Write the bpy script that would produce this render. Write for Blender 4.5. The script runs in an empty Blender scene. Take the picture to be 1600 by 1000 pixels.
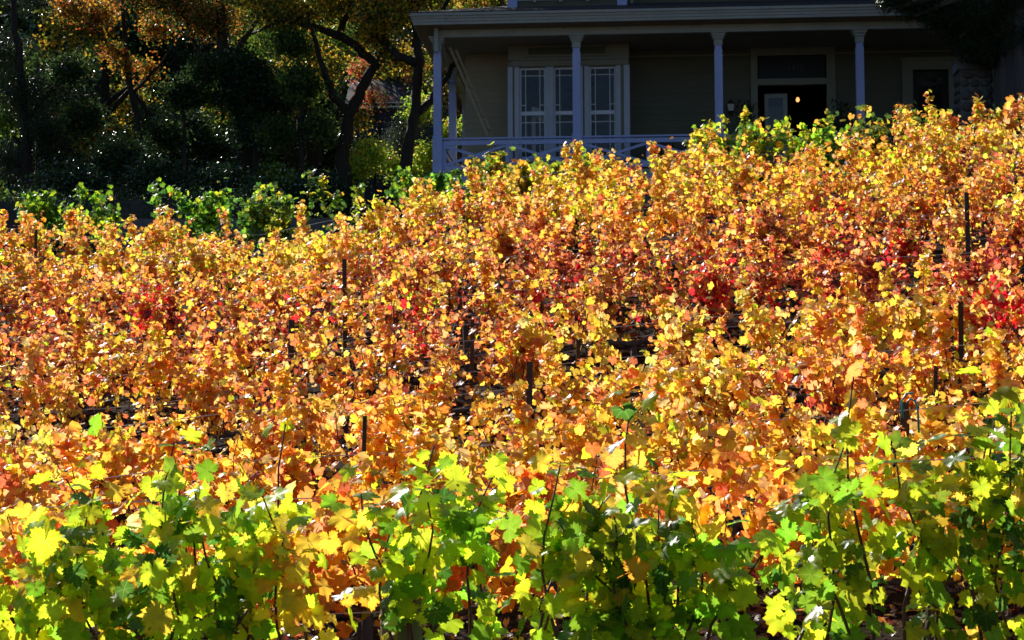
import bpy, math, random
import numpy as np
from mathutils import Vector, Matrix

R = math.radians
rng = np.random.default_rng(11)
random.seed(11)
sc = bpy.context.scene
col = sc.collection

# ------------------------------------------------------------------ camera
PITCH, ROLL, LENS = R(4.32), R(0.25), 70.0
FPX = 1600 * LENS / 36
cF = np.array([0, math.cos(PITCH), math.sin(PITCH)])
u0 = np.array([0, -math.sin(PITCH), math.cos(PITCH)])
r0 = np.array([1.0, 0, 0])
cR = r0 * math.cos(ROLL) - u0 * math.sin(ROLL)
cU = u0 * math.cos(ROLL) + r0 * math.sin(ROLL)
EYE = np.array([0, 0, 1.6])
cam_d = bpy.data.cameras.new('camera')
cam = bpy.data.objects.new('camera', cam_d)
col.objects.link(cam)
M = Matrix(((cR[0], cU[0], -cF[0], EYE[0]), (cR[1], cU[1], -cF[1], EYE[1]),
            (cR[2], cU[2], -cF[2], EYE[2]), (0, 0, 0, 1)))
cam.matrix_world = M
cam_d.lens = LENS
cam_d.sensor_width = 36
cam_d.clip_start = 0.1
cam_d.clip_end = 900
cam_d.dof.use_dof = True
cam_d.dof.focus_distance = 12.5
cam_d.dof.aperture_fstop = 11.0
sc.camera = cam

# ------------------------------------------------------------------ light
SUN_EL, SUN_AZ = 34.0, -28.0          # azimuth measured from +Y, minus = left
sdir = np.array([math.sin(R(SUN_AZ)) * math.cos(R(SUN_EL)), math.cos(R(SUN_AZ)) * math.cos(R(SUN_EL)), math.sin(R(SUN_EL))])
world = bpy.data.worlds.new('World')
sc.world = world
world.use_nodes = True
wn = world.node_tree
sky = wn.nodes.new('ShaderNodeTexSky')
sky.sky_type = 'NISHITA'
sky.sun_disc = False
sky.sun_elevation = R(SUN_EL)
sky.sun_rotation = R(SUN_AZ) % (2 * math.pi)
sky.ozone_density = 4.5
sky.dust_density = 0.6
wn.links.new(sky.outputs[0], wn.nodes['Background'].inputs[0])
wn.nodes['Background'].inputs[1].default_value = 0.05
sl = bpy.data.lights.new('sun', 'SUN')
sl.energy = 5.0
sl.angle = R(0.5)
sl.color = (1.0, 0.95, 0.86)
so = bpy.data.objects.new('sun', sl)
col.objects.link(so)
so.rotation_euler = Vector(sdir).to_track_quat('Z', 'Y').to_euler()
so.location = (0, 0, 40)
sc.view_settings.view_transform = 'Standard'
sc.view_settings.look = 'None'
sc.view_settings.gamma = 1.0
sc.view_settings.use_curve_mapping = False
sc.view_settings.exposure = 0.68
sc.cycles.use_denoising = True
sc.cycles.max_bounces = 10
sc.cycles.diffuse_bounces = 6
sc.cycles.transmission_bounces = 6
sc.cycles.transparent_max_bounces = 8
sc.cycles.sample_clamp_indirect = 6.0

# ------------------------------------------------------------------ helpers
def at(px, py, Y):
    """world point at depth Y seen at pixel (px, py) of the 1600 x 1000 photograph"""
    d = cF * FPX + cR * (px - 800) - cU * (py - 500)
    return EYE + d * (Y / d[1])

def tag(o, label=None, cat=None, group=None, kind=None):
    if label: o['label'] = label
    if cat: o['category'] = cat
    if group: o['group'] = group
    if kind: o['kind'] = kind
    return o

def empty(name, loc, rz=0.0):
    o = bpy.data.objects.new(name, None)
    o.empty_display_size = 0.2
    o.location = loc
    o.rotation_euler = (0, 0, rz)
    col.objects.link(o)
    return o

def link(name, me, mat=None, parent=None):
    o = bpy.data.objects.new(name, me)
    if mat is not None and not me.materials:
        me.materials.append(mat)
    if parent is not None:
        o.parent = parent
    col.objects.link(o)
    return o

def np_mesh(name, V, F, color=None, uv=None, edge=None, smooth=False):
    """V (n,3), F (m,k) all the same k"""
    V = np.ascontiguousarray(V, dtype=np.float32)
    F = np.ascontiguousarray(F, dtype=np.int32)
    k = F.shape[1]
    me = bpy.data.meshes.new(name)
    me.vertices.add(len(V))
    me.vertices.foreach_set('co', V.ravel())
    me.loops.add(F.size)
    me.loops.foreach_set('vertex_index', F.ravel())
    me.polygons.add(len(F))
    me.polygons.foreach_set('loop_start', np.arange(0, F.size, k, dtype=np.int32))
    me.polygons.foreach_set('loop_total', np.full(len(F), k, dtype=np.int32))
    if smooth:
        me.polygons.foreach_set('use_smooth', np.ones(len(F), dtype=bool))
    if color is not None:
        a = me.attributes.new('Col', 'FLOAT_COLOR', 'POINT')
        c = np.ones((len(V), 4), dtype=np.float32)
        c[:, :3] = color
        a.data.foreach_set('color', c.ravel())
    if uv is not None:
        a = me.attributes.new('leafuv', 'FLOAT2', 'POINT')
        a.data.foreach_set('vector', np.ascontiguousarray(uv, dtype=np.float32).ravel())
    if edge is not None:
        a = me.attributes.new('edge', 'FLOAT', 'POINT')
        a.data.foreach_set('value', np.ascontiguousarray(edge, dtype=np.float32))
    me.update(calc_edges=True)
    return me

class MB:
    """collects boxes, tubes and prisms into one mesh"""
    def __init__(s):
        s.v, s.f = [], []
    def add(s, V, F):
        b = len(s.v)
        s.v += [tuple(map(float, p)) for p in V]
        s.f += [tuple(i + b for i in f) for f in F]
        return s
    def box(s, x0, x1, y0, y1, z0, z1):
        return s.add([(x0, y0, z0), (x1, y0, z0), (x1, y1, z0), (x0, y1, z0), (x0, y0, z1), (x1, y0, z1), (x1, y1, z1), (x0, y1, z1)],
                     [(0, 3, 2, 1), (4, 5, 6, 7), (0, 1, 5, 4), (1, 2, 6, 5), (2, 3, 7, 6), (3, 0, 4, 7)])
    def bar(s, a, b, w, d):
        """rectangular bar between two points, w across in the wall plane (x,z), d in y"""
        a, b = np.array(a, float), np.array(b, float)
        t = b - a; t /= np.linalg.norm(t)
        n = np.cross(t, (0, 1, 0)); n /= np.linalg.norm(n)
        m = np.cross(n, t)
        V = []
        for p in (a, b):
            for i, j in ((-1, -1), (1, -1), (1, 1), (-1, 1)):
                V.append(p + n * w / 2 * i + m * d / 2 * j)
        return s.add(V, [(0, 1, 2, 3), (7, 6, 5, 4), (0, 4, 5, 1), (1, 5, 6, 2), (2, 6, 7, 3), (3, 7, 4, 0)])
    def tube(s, pts, rad, n=8, cap=True, jitter=0.0):
        pts = [np.array(p, float) for p in pts]
        rad = [rad] * len(pts) if np.isscalar(rad) else list(rad)
        V, F = [], []
        up = np.array([0.31, 0.95, 0.05])
        for i, p in enumerate(pts):
            t = pts[min(i + 1, len(pts) - 1)] - pts[max(i - 1, 0)]
            t = t / (np.linalg.norm(t) + 1e-9)
            if abs(t @ up) > 0.97: up = np.array([0.9, 0.1, 0.4])
            a = np.cross(t, up); a /= np.linalg.norm(a)
            b = np.cross(t, a)
            for k in range(n):
                th = 2 * math.pi * k / n
                r = rad[i] * (1 + jitter * math.sin(3 * th + 1.7 * i) + jitter * random.uniform(-.6, .6))
                V.append(p + (a * math.cos(th) + b * math.sin(th)) * r)
        for i in range(len(pts) - 1):
            for k in range(n):
                k2 = (k + 1) % n
                F.append((i * n + k, i * n + k2, (i + 1) * n + k2, (i + 1) * n + k))
        if cap:
            F.append(tuple(range(n))[::-1])
            F.append(tuple(range((len(pts) - 1) * n, len(pts) * n)))
        return s.add(V, F)
    def lathe(s, prof, c=(0, 0, 0), n=16):
        V, F = [], []
        for r, z in prof:
            for k in range(n):
                th = 2 * math.pi * k / n
                V.append((c[0] + r * math.cos(th), c[1] + r * math.sin(th), c[2] + z))
        for i in range(len(prof) - 1):
            for k in range(n):
                k2 = (k + 1) % n
                F.append((i * n + k, i * n + k2, (i + 1) * n + k2, (i + 1) * n + k))
        F.append(tuple(range(n))[::-1]); F.append(tuple(range((len(prof) - 1) * n, len(prof) * n)))
        return s.add(V, F)
    def frustum(s, prof, c=(0, 0, 0)):
        """square section stack: prof = (half width, z)"""
        V, F = [], []
        for h, z in prof:
            V += [(c[0] - h, c[1] - h, c[2] + z), (c[0] + h, c[1] - h, c[2] + z), (c[0] + h, c[1] + h, c[2] + z), (c[0] - h, c[1] + h, c[2] + z)]
        for i in range(len(prof) - 1):
            for k in range(4):
                k2 = (k + 1) % 4
                F.append((i * 4 + k, i * 4 + k2, (i + 1) * 4 + k2, (i + 1) * 4 + k))
        F.append((3, 2, 1, 0)); n = (len(prof) - 1) * 4; F.append((n, n + 1, n + 2, n + 3))
        return s.add(V, F)
    def mesh(s, name):
        me = bpy.data.meshes.new(name)
        me.from_pydata(s.v, [], s.f)
        me.update()
        return me
    def build(s, name, mat, parent=None, smooth=False):
        me = s.mesh(name)
        if smooth:
            me.polygons.foreach_set('use_smooth', np.ones(len(me.polygons), dtype=bool))
        return link(name, me, mat, parent)

# ------------------------------------------------------------------ materials
def new_mat(name):
    m = bpy.data.materials.new(name)
    m.use_nodes = True
    nt = m.node_tree
    for n in list(nt.nodes):
        if n.type != 'OUTPUT_MATERIAL': nt.nodes.remove(n)
    return m, nt, nt.nodes['Material Output']

def nd(nt, t, **kw):
    n = nt.nodes.new(t)
    for k, v in kw.items():
        if k == 'op': n.operation = v
        else: setattr(n, k, v)
    return n

def mth(nt, op, a, b=None, c=None, clamp=False):
    n = nt.nodes.new('ShaderNodeMath'); n.operation = op; n.use_clamp = clamp
    for i, x in enumerate((a, b, c)):
        if x is None: continue
        if isinstance(x, (int, float)): n.inputs[i].default_value = x
        else: nt.links.new(x, n.inputs[i])
    return n.outputs[0]

def mixc(nt, fac, a, b, blend='MIX'):
    n = nt.nodes.new('ShaderNodeMix'); n.data_type = 'RGBA'; n.blend_type = blend
    for i, x in ((0, fac), (6, a), (7, b)):
        if isinstance(x, (int, float)): n.inputs[i].default_value = x
        elif isinstance(x, tuple): n.inputs[i].default_value = (*x, 1) if len(x) == 3 else x
        else: nt.links.new(x, n.inputs[i])
    return n.outputs[2]

def surf(name, c1, c2, rough=0.6, scale=6.0, bump=0.15, stretch=None, detail=6.0, spec=0.4, coords='Object', wear=None):
    m, nt, out = new_mat(name)
    tc = nd(nt, 'ShaderNodeTexCoord')
    v = tc.outputs[coords]
    if stretch:
        mp = nd(nt, 'ShaderNodeMapping'); mp.inputs['Scale'].default_value = stretch
        nt.links.new(v, mp.inputs[0]); v = mp.outputs[0]
    nz = nd(nt, 'ShaderNodeTexNoise'); nz.inputs['Scale'].default_value = scale; nz.inputs['Detail'].default_value = detail
    nt.links.new(v, nz.inputs['Vector'])
    f = mth(nt, 'MULTIPLY_ADD', nz.outputs[0], 2.2, -0.6, clamp=True)
    c = mixc(nt, f, c1, c2)
    if wear:
        n2 = nd(nt, 'ShaderNodeTexNoise'); n2.inputs['Scale'].default_value = scale * 4; n2.inputs['Detail'].default_value = 8
        nt.links.new(v, n2.inputs['Vector'])
        w = mth(nt, 'MULTIPLY_ADD', n2.outputs[0], 9.0, -5.6, clamp=True)
        c = mixc(nt, w, c, wear)
    b = nd(nt, 'ShaderNodeBsdfPrincipled')
    b.inputs['Roughness'].default_value = rough
    b.inputs['Specular IOR Level'].default_value = spec
    nt.links.new(c, b.inputs['Base Color'])
    if bump:
        bp = nd(nt, 'ShaderNodeBump'); bp.inputs['Strength'].default_value = bump; bp.inputs['Distance'].default_value = 0.03
        nt.links.new(nz.outputs[0], bp.inputs['Height']); nt.links.new(bp.outputs[0], b.inputs['Normal'])
    nt.links.new(b.outputs[0], out.inputs[0])
    return m

def leaf_mat(name, source, trans=0.55, rough=0.38, gloss=0.5, veins=True, browning=True, tgain=1.25, holes=False):
    """thin leaf: diffuse + translucent + glossy coat. colour from the object (source 'object') or the Col attribute"""
    m, nt, out = new_mat(name)
    oi = nd(nt, 'ShaderNodeObjectInfo')
    if source == 'object':
        c = oi.outputs['Color']; rnd = oi.outputs['Random']
    else:
        at_ = nd(nt, 'ShaderNodeAttribute', attribute_name='Col'); c = at_.outputs['Color']
        rnd = mth(nt, 'FRACT', mth(nt, 'MULTIPLY', at_.outputs['Fac'], 57.3))
    tcn = nd(nt, 'ShaderNodeNewGeometry')
    nz = nd(nt, 'ShaderNodeTexNoise'); nz.inputs['Scale'].default_value = 22.0; nz.inputs['Detail'].default_value = 3.0
    nt.links.new(tcn.outputs['Position'], nz.inputs['Vector'])
    if browning:
        ed = nd(nt, 'ShaderNodeAttribute', attribute_name='edge')
        e = mth(nt, 'ADD', ed.outputs['Fac'], mth(nt, 'MULTIPLY_ADD', nz.outputs[0], 1.3, -0.9))
        e = mth(nt, 'MULTIPLY', mth(nt, 'MULTIPLY_ADD', e, 1.6, -0.55, clamp=True), mth(nt, 'MULTIPLY_ADD', rnd, 1.4, -0.25, clamp=True))
        c2 = mixc(nt, 1.0, c, (1.0, 0.55, 0.38), 'MULTIPLY')
        c = mixc(nt, e, c, c2)
    if veins:
        uvn = nd(nt, 'ShaderNodeAttribute', attribute_name='leafuv')
        sp = nd(nt, 'ShaderNodeSeparateXYZ'); nt.links.new(uvn.outputs['Vector'], sp.inputs[0])
        best = None
        for a in (0, 56, -56, 112, -112):
            sx, cy = math.sin(R(a)), math.cos(R(a))
            al = mth(nt, 'ADD', mth(nt, 'MULTIPLY', sp.outputs[0], sx), mth(nt, 'MULTIPLY', sp.outputs[1], cy))
            pe = mth(nt, 'ABSOLUTE', mth(nt, 'SUBTRACT', mth(nt, 'MULTIPLY', sp.outputs[0], cy), mth(nt, 'MULTIPLY', sp.outputs[1], sx)))
            d = mth(nt, 'ADD', pe, mth(nt, 'MULTIPLY', mth(nt, 'LESS_THAN', al, 0.0), 1.0))
            best = d if best is None else mth(nt, 'MINIMUM', best, d)
        vf = mth(nt, 'MULTIPLY', mth(nt, 'SUBTRACT', 1.0, mth(nt, 'DIVIDE', best, 0.03), clamp=True), 0.6)
        c = mixc(nt, vf, c, mixc(nt, 0.5, c, (0.62, 0.55, 0.2)))
    if browning:
        ns = nd(nt, 'ShaderNodeTexNoise'); ns.inputs['Scale'].default_value = 48.0; ns.inputs['Detail'].default_value = 4.0
        nt.links.new(tcn.outputs['Position'], ns.inputs['Vector'])
        c = mixc(nt, mth(nt, 'MULTIPLY', mth(nt, 'MULTIPLY_ADD', ns.outputs[0], 14.0, -9.0, clamp=True), 0.75), c, (0.16, 0.065, 0.025))
    val = mth(nt, 'MULTIPLY_ADD', nz.outputs[0], 0.8, 0.62)
    hs = nd(nt, 'ShaderNodeHueSaturation'); nt.links.new(val, hs.inputs['Value']); nt.links.new(c, hs.inputs['Color'])
    c = hs.outputs[0]
    df = nd(nt, 'ShaderNodeBsdfDiffuse'); nt.links.new(c, df.inputs[0])
    tr = nd(nt, 'ShaderNodeBsdfTranslucent')
    tg = mixc(nt, 1.0, c, (tgain, tgain, tgain * 0.9), 'MULTIPLY')
    nt.links.new(tg, tr.inputs[0])
    mx = nd(nt, 'ShaderNodeMixShader'); mx.inputs[0].default_value = trans
    nt.links.new(df.outputs[0], mx.inputs[1]); nt.links.new(tr.outputs[0], mx.inputs[2])
    gl = nd(nt, 'ShaderNodeBsdfGlossy'); gl.inputs['Roughness'].default_value = rough
    bp = nd(nt, 'ShaderNodeBump'); bp.inputs['Strength'].default_value = 0.25; bp.inputs['Distance'].default_value = 0.01
    nz2 = nd(nt, 'ShaderNodeTexNoise'); nz2.inputs['Scale'].default_value = 30.0; nz2.inputs['Detail'].default_value = 2.0
    nt.links.new(tcn.outputs['Position'], nz2.inputs['Vector'])
    nt.links.new(nz2.outputs[0], bp.inputs['Height']); nt.links.new(bp.outputs[0], gl.inputs['Normal'])
    fr = nd(nt, 'ShaderNodeFresnel'); fr.inputs[0].default_value = 1.42
    mx2 = nd(nt, 'ShaderNodeMixShader')
    nt.links.new(mth(nt, 'MULTIPLY', fr.outputs[0], gloss, clamp=True), mx2.inputs[0])
    nt.links.new(mx.outputs[0], mx2.inputs[1]); nt.links.new(gl.outputs[0], mx2.inputs[2])
    res = mx2.outputs[0]
    if holes:
        nh = nd(nt, 'ShaderNodeTexNoise'); nh.inputs['Scale'].default_value = 34.0; nh.inputs['Detail'].default_value = 1.0
        nt.links.new(tcn.outputs['Position'], nh.inputs['Vector'])
        tp_ = nd(nt, 'ShaderNodeBsdfTransparent'); mh = nd(nt, 'ShaderNodeMixShader')
        nt.links.new(mth(nt, 'GREATER_THAN', nh.outputs[0], 0.735), mh.inputs[0])
        nt.links.new(res, mh.inputs[1]); nt.links.new(tp_.outputs[0], mh.inputs[2]); res = mh.outputs[0]
    nt.links.new(res, out.inputs[0])
    return m

MT = {}
MT['bigleaf'] = leaf_mat('large grape leaf', 'object', trans=0.80, rough=0.38, gloss=0.055, tgain=1.2, holes=True)
MT['leaf'] = leaf_mat('grape leaf', 'object', trans=0.74, rough=0.38, gloss=0.055, tgain=1.12)
MT['leafmass'] = leaf_mat('grape leaf inner', 'attr', trans=0.78, rough=0.38, gloss=0.055, tgain=1.12)
MT['tree'] = leaf_mat('tree leaf', 'attr', trans=0.5, rough=0.4, gloss=0.09, veins=False, browning=False, tgain=1.1)
MT['evergreen'] = leaf_mat('evergreen leaf', 'attr', trans=0.15, rough=0.3, gloss=0.19, veins=False, browning=False, tgain=1.0)
MT['cane'] = surf('vine cane', (0.16, 0.055, 0.03), (0.09, 0.04, 0.025), 0.6, 30, 0.2)
MT['vinebark'] = surf('vine bark', (0.06, 0.045, 0.035), (0.13, 0.1, 0.08), 0.9, 25, 0.6, (1, 1, 0.2))
MT['bark'] = surf('tree bark', (0.018, 0.014, 0.011), (0.04, 0.03, 0.024), 0.9, 12, 0.8, (1, 1, 0.25))
MT['cybark'] = surf('cypress bark', (0.045, 0.04, 0.04), (0.085, 0.078, 0.076), 0.9, 10, 0.8, (1, 1, 0.12))
MT['stake'] = surf('rusted stake', (0.05, 0.03, 0.022), (0.09, 0.05, 0.035), 0.7, 20, 0.2)
MT['post'] = surf('weathered wooden post', (0.1, 0.09, 0.08), (0.2, 0.18, 0.16), 0.9, 8, 0.5, (1, 1, 0.15))
MT['wire'] = surf('galvanised wire', (0.62, 0.62, 0.64), (0.5, 0.5, 0.52), 0.25, 20, 0, spec=0.9)
MT['teal'] = surf('teal plastic', (0.02, 0.42, 0.4), (0.02, 0.33, 0.33), 0.35, 20, 0.0)
MT['paint'] = surf('house paint with blue shade mixed in', (0.38, 0.45, 0.80), (0.325, 0.39, 0.71), 0.5, 3, 0.05, wear=(0.25, 0.27, 0.36))  # colour carries the blue of the skylit shade on posts and railing
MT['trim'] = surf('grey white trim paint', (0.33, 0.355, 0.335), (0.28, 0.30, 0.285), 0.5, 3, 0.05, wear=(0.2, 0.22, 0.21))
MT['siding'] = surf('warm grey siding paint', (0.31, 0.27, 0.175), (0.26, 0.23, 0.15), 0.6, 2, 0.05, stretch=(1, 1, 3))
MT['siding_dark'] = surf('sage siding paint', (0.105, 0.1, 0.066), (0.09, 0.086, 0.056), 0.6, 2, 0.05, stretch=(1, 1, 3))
MT['soffit'] = surf('tan soffit paint', (0.27, 0.21, 0.12), (0.22, 0.17, 0.1), 0.6, 3, 0.05)
MT['ceiling'] = surf('ceiling paint', (0.25, 0.23, 0.16), (0.22, 0.2, 0.14), 0.6, 3, 0.05)
MT['roof'] = surf('dark shingles', (0.035, 0.035, 0.04), (0.07, 0.065, 0.065), 0.9, 14, 0.5)
MT['panel'] = surf('dark olive vent panel', (0.08, 0.08, 0.05), (0.06, 0.06, 0.04), 0.6, 4, 0.05)
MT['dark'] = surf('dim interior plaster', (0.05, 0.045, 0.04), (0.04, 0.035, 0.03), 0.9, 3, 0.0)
MT['iron'] = surf('black iron', (0.02, 0.02, 0.02), (0.035, 0.033, 0.03), 0.5, 20, 0.1)
MT['wicker'] = surf('dark wicker', (0.05, 0.035, 0.025), (0.08, 0.055, 0.04), 0.7, 40, 0.4)
MT['wood'] = surf('weathered ladder wood', (0.4, 0.31, 0.22), (0.3, 0.23, 0.16), 0.7, 10, 0.2, (1, 1, 0.2))
MT['stone'] = surf('fieldstone', (0.06, 0.055, 0.05), (0.1, 0.085, 0.075), 0.9, 7, 0.5)
MT['stone2'] = surf('grey fieldstone', (0.065, 0.07, 0.075), (0.1, 0.105, 0.105), 0.9, 7, 0.5)
MT['mortar'] = surf('mortar', (0.12, 0.115, 0.11), (0.16, 0.155, 0.15), 0.95, 20, 0.3)
MT['concrete'] = surf('grey concrete', (0.16, 0.16, 0.175), (0.12, 0.12, 0.13), 0.9, 8, 0.2)
MT['terracotta'] = surf('dark terracotta', (0.12, 0.06, 0.04), (0.09, 0.05, 0.035), 0.8, 9, 0.2)
MT['matt_white'] = surf('matt white', (0.78, 0.76, 0.74), (0.7, 0.68, 0.66), 0.9, 6, 0.1)
MT['navy'] = surf('dark navy boards', (0.012, 0.015, 0.034), (0.017, 0.02, 0.042), 0.6, 4, 0.05)
MT['gold'] = surf('dull gilt paint', (0.055, 0.047, 0.028), (0.045, 0.038, 0.023), 0.5, 9, 0.0)
m, nt, out = new_mat('window glass')
g = nd(nt, 'ShaderNodeBsdfGlossy'); wz_ = nd(nt, 'ShaderNodeTexNoise'); wz_.inputs['Scale'].default_value = 5.0; wb_ = nd(nt, 'ShaderNodeBump'); wb_.inputs['Strength'].default_value = 0.25; wb_.inputs['Distance'].default_value = 0.03; nt.links.new(wz_.outputs[0], wb_.inputs['Height']); nt.links.new(wb_.outputs[0], g.inputs['Normal']); g.inputs['Roughness'].default_value = 0.02
t_ = nd(nt, 'ShaderNodeBsdfTransparent'); t_.inputs[0].default_value = (0.8, 0.82, 0.85, 1)
fr = nd(nt, 'ShaderNodeFresnel'); fr.inputs[0].default_value = 1.6
mx = nd(nt, 'ShaderNodeMixShader')
nt.links.new(mth(nt, 'MULTIPLY', fr.outputs[0], 0.55, clamp=True), mx.inputs[0]); nt.links.new(t_.outputs[0], mx.inputs[1]); nt.links.new(g.outputs[0], mx.inputs[2])
nt.links.new(mx.outputs[0], out.inputs[0])
MT['glass'] = m
m, nt, out = new_mat('lamp glow')
e_ = nd(nt, 'ShaderNodeEmission'); e_.inputs[0].default_value = (1.0, 0.33, 0.10, 1); e_.inputs[1].default_value = 1.6
nt.links.new(e_.outputs[0], out.inputs[0])
MT['glow'] = m
MT['muntin'] = surf('white sash paint', (0.66, 0.70, 0.80), (0.58, 0.62, 0.72), 0.5, 3, 0.02)
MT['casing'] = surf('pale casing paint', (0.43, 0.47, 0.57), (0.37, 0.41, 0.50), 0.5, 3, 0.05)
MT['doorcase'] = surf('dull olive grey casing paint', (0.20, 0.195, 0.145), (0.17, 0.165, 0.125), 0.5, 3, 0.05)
MT['darkglass'] = surf('dark transom glass', (0.012, 0.012, 0.012), (0.016, 0.016, 0.015), 0.35, 3, 0.0, spec=0.15)
MT['frosted'] = surf('pale lantern glass', (0.5, 0.52, 0.55), (0.45, 0.47, 0.5), 0.2, 4, 0)

# ------------------------------------------------------------------ terrain
GY = [-40, 0, 7.6, 10, 12.2, 14.4, 16.6, 18.8, 32, 36, 37.5, 50, 60, 110, 220]
GZ = [-1.0, 0.0, 0.0, 0.05, 0.15, 0.35, 0.87, 1.45, 5.13, 6.2, 6.5, 6.9, 9.0, 28.0, 62.0]
def ground(x, y):
    x = np.asarray(x, float); y = np.asarray(y, float)
    z = (np.interp(y - .7, GY, GZ) + np.interp(y, GY, GZ) + np.interp(y + .7, GY, GZ)) / 3
    k = np.interp(y, [4, 8, 15, 33, 38, 60], [0.0, 0.035, 0.09, 0.11, 0.03, 0.0])
    z = z + k * 14 * np.tanh(x / 14)
    z = z + np.interp(x, [-16, -8, -5.8, -3.8, -2, -1, 2.5, 4.8, 7, 14], [0, .08, -.14, -.38, -.2, 0, .12, -.1, .0, 0]) * np.interp(y, [19, 27, 33, 36.5], [0, 1, 1, 0])
    z = z + 0.03 * np.sin(1.3 * x + 0.7 * y) * np.sin(0.9 * y - 0.4 * x)
    return z
xs = np.unique(np.concatenate([np.linspace(-14, 14, 90), np.linspace(-220, -14, 36), np.linspace(14, 220, 36)]))
ys = np.unique(np.concatenate([np.linspace(-40, 4, 12), np.linspace(4, 60, 150), np.linspace(60, 240, 40)]))
X, Y = np.meshgrid(xs, ys)
Z = ground(X, Y)
nx, ny = len(xs), len(ys)
idx = np.arange(nx * ny).reshape(ny, nx)
F = np.stack([idx[:-1, :-1], idx[:-1, 1:], idx[1:, 1:], idx[1:, :-1]], -1).reshape(-1, 4)
MT['soil'] = surf('vineyard soil', (0.018, 0.012, 0.009), (0.032, 0.022, 0.014), 1.0, 11.0, 1.0, detail=12, wear=(0.055, 0.036, 0.02), spec=0.02)
tag(link('ground', np_mesh('ground', np.stack([X, Y, Z], -1).reshape(-1, 3), F, smooth=True), MT['soil']), 'brown hillside soil between the vine rows', kind='structure')

# ------------------------------------------------------------------ house
TH = R(4.0)
O = np.array([1.302, 39.0, 7.495])
house = empty('house', O, -TH)
tag(house, 'pale wooden farmhouse with a deep shaded porch above the vineyard', 'house')
HU = np.array([math.cos(TH), -math.sin(TH), 0]); HV = np.array([math.sin(TH), math.cos(TH), 0]); HW = np.array([0, 0, 1.0])
def hw(u, v, w): return O + HU * u + HV * v + HW * w

def part(name, mat, *boxes, parent=None):
    b = MB()
    for bx in boxes: b.box(*bx)
    return b.build(name, MT[mat], parent or house)

UL, UR = -2.77, 9.75          # first and last porch posts
# deck, fascia, foundation
part('porch_deck', 'trim', (UL - .15, UR + .3, -.16, 2.0, -.06, 0.0), (UL - .15, UL + 0.9, 2.0, 9.4, -.06, 0.0))
part('deck_fascia', 'paint', (UL - .12, UR + .28, -.13, -.08, -.34, -.064), (UL - .12, UL - .07, -.08, 9.3, -.34, -.064))
part('foundation', 'mortar', (UL - .02, UR, -.0, 9.2, -2.6, -.07))
def clad(u0, u1, w0, w1, v, mat, holes=(), exp=.14, axis='u'):
    """lapped clapboards on a wall facing -v, cut round the holes (u0,u1,w0,w1)"""
    w = w0
    while w < w1 - .02:
        t = min(w + exp, w1)
        spans = [(u0, u1)]
        for a, b, c, d in holes:
            if c < t - .01 and d > w + .01:
                ns = []
                for p, q in spans:
                    if b <= p or a >= q: ns.append((p, q)); continue
                    if a > p: ns.append((p, a))
                    if b < q: ns.append((b, q))
                spans = ns
        for p, q in spans:
            if q - p < .02: continue
            m_ = MB()
            if axis == 'u':
                V = [(p, v - .022, w), (q, v - .022, w), (q, v, w), (p, v, w), (p, v - .012, t), (q, v - .012, t), (q, v, t), (p, v, t)]
            else:
                V = [(v, p, w), (v, q, w), (v - .030, q, w), (v - .030, p, w), (v, p, t), (v, q, t), (v - .012, q, t), (v - .012, p, t)]
            m_.add(V, [(0, 3, 2, 1), (4, 5, 6, 7), (0, 1, 5, 4), (1, 2, 6, 5), (2, 3, 7, 6), (3, 0, 4, 7)])
            m_.build('clapboard', MT[mat], house)
        w = t
WV, BV = 1.8, 1.0             # main wall and bay planes
CE = 2.75                     # ceiling height
BL, BR = -1.43, 1.03          # bay
# structural walls behind the boards, pierced by the openings
win = [(-1.20, -.67), (-.505, .02), (.22, .755)]
WB, WT = 0.42, 2.29
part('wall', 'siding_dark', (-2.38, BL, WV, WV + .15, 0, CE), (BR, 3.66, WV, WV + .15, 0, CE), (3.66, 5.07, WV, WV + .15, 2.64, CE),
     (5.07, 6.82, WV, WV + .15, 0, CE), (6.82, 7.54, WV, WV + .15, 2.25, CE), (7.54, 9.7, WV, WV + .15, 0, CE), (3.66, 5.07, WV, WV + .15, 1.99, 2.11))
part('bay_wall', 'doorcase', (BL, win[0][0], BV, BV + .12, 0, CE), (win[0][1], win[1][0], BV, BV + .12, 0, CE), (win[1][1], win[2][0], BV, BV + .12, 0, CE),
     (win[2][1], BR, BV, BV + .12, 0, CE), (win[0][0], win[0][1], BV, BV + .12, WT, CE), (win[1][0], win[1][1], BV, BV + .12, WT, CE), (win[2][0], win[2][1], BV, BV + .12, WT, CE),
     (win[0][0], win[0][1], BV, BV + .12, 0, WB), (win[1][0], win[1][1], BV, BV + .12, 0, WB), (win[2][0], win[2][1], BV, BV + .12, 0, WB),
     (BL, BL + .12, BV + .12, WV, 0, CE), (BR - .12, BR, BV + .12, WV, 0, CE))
part('side_wall', 'siding', (-2.38, -2.23, WV + .15, 9.0, 0, CE), (9.55, 9.7, WV + .15, 9.0, 0, CE), (-2.38, 9.7, 9.0, 9.15, 0, 5.1))
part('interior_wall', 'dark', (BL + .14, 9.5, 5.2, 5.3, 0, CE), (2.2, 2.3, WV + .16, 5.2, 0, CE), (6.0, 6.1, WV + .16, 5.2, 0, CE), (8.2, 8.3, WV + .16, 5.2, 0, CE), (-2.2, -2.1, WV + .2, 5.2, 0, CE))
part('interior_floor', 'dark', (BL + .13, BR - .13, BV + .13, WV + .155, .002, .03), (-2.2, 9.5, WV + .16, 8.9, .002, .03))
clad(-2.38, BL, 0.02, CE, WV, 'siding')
clad(BR, 9.7, 0.02, CE - .12, WV, 'siding_dark', holes=[(3.5, 5.25, -1, 2.82), (6.6, 7.76, -1, 2.50)])
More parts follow.
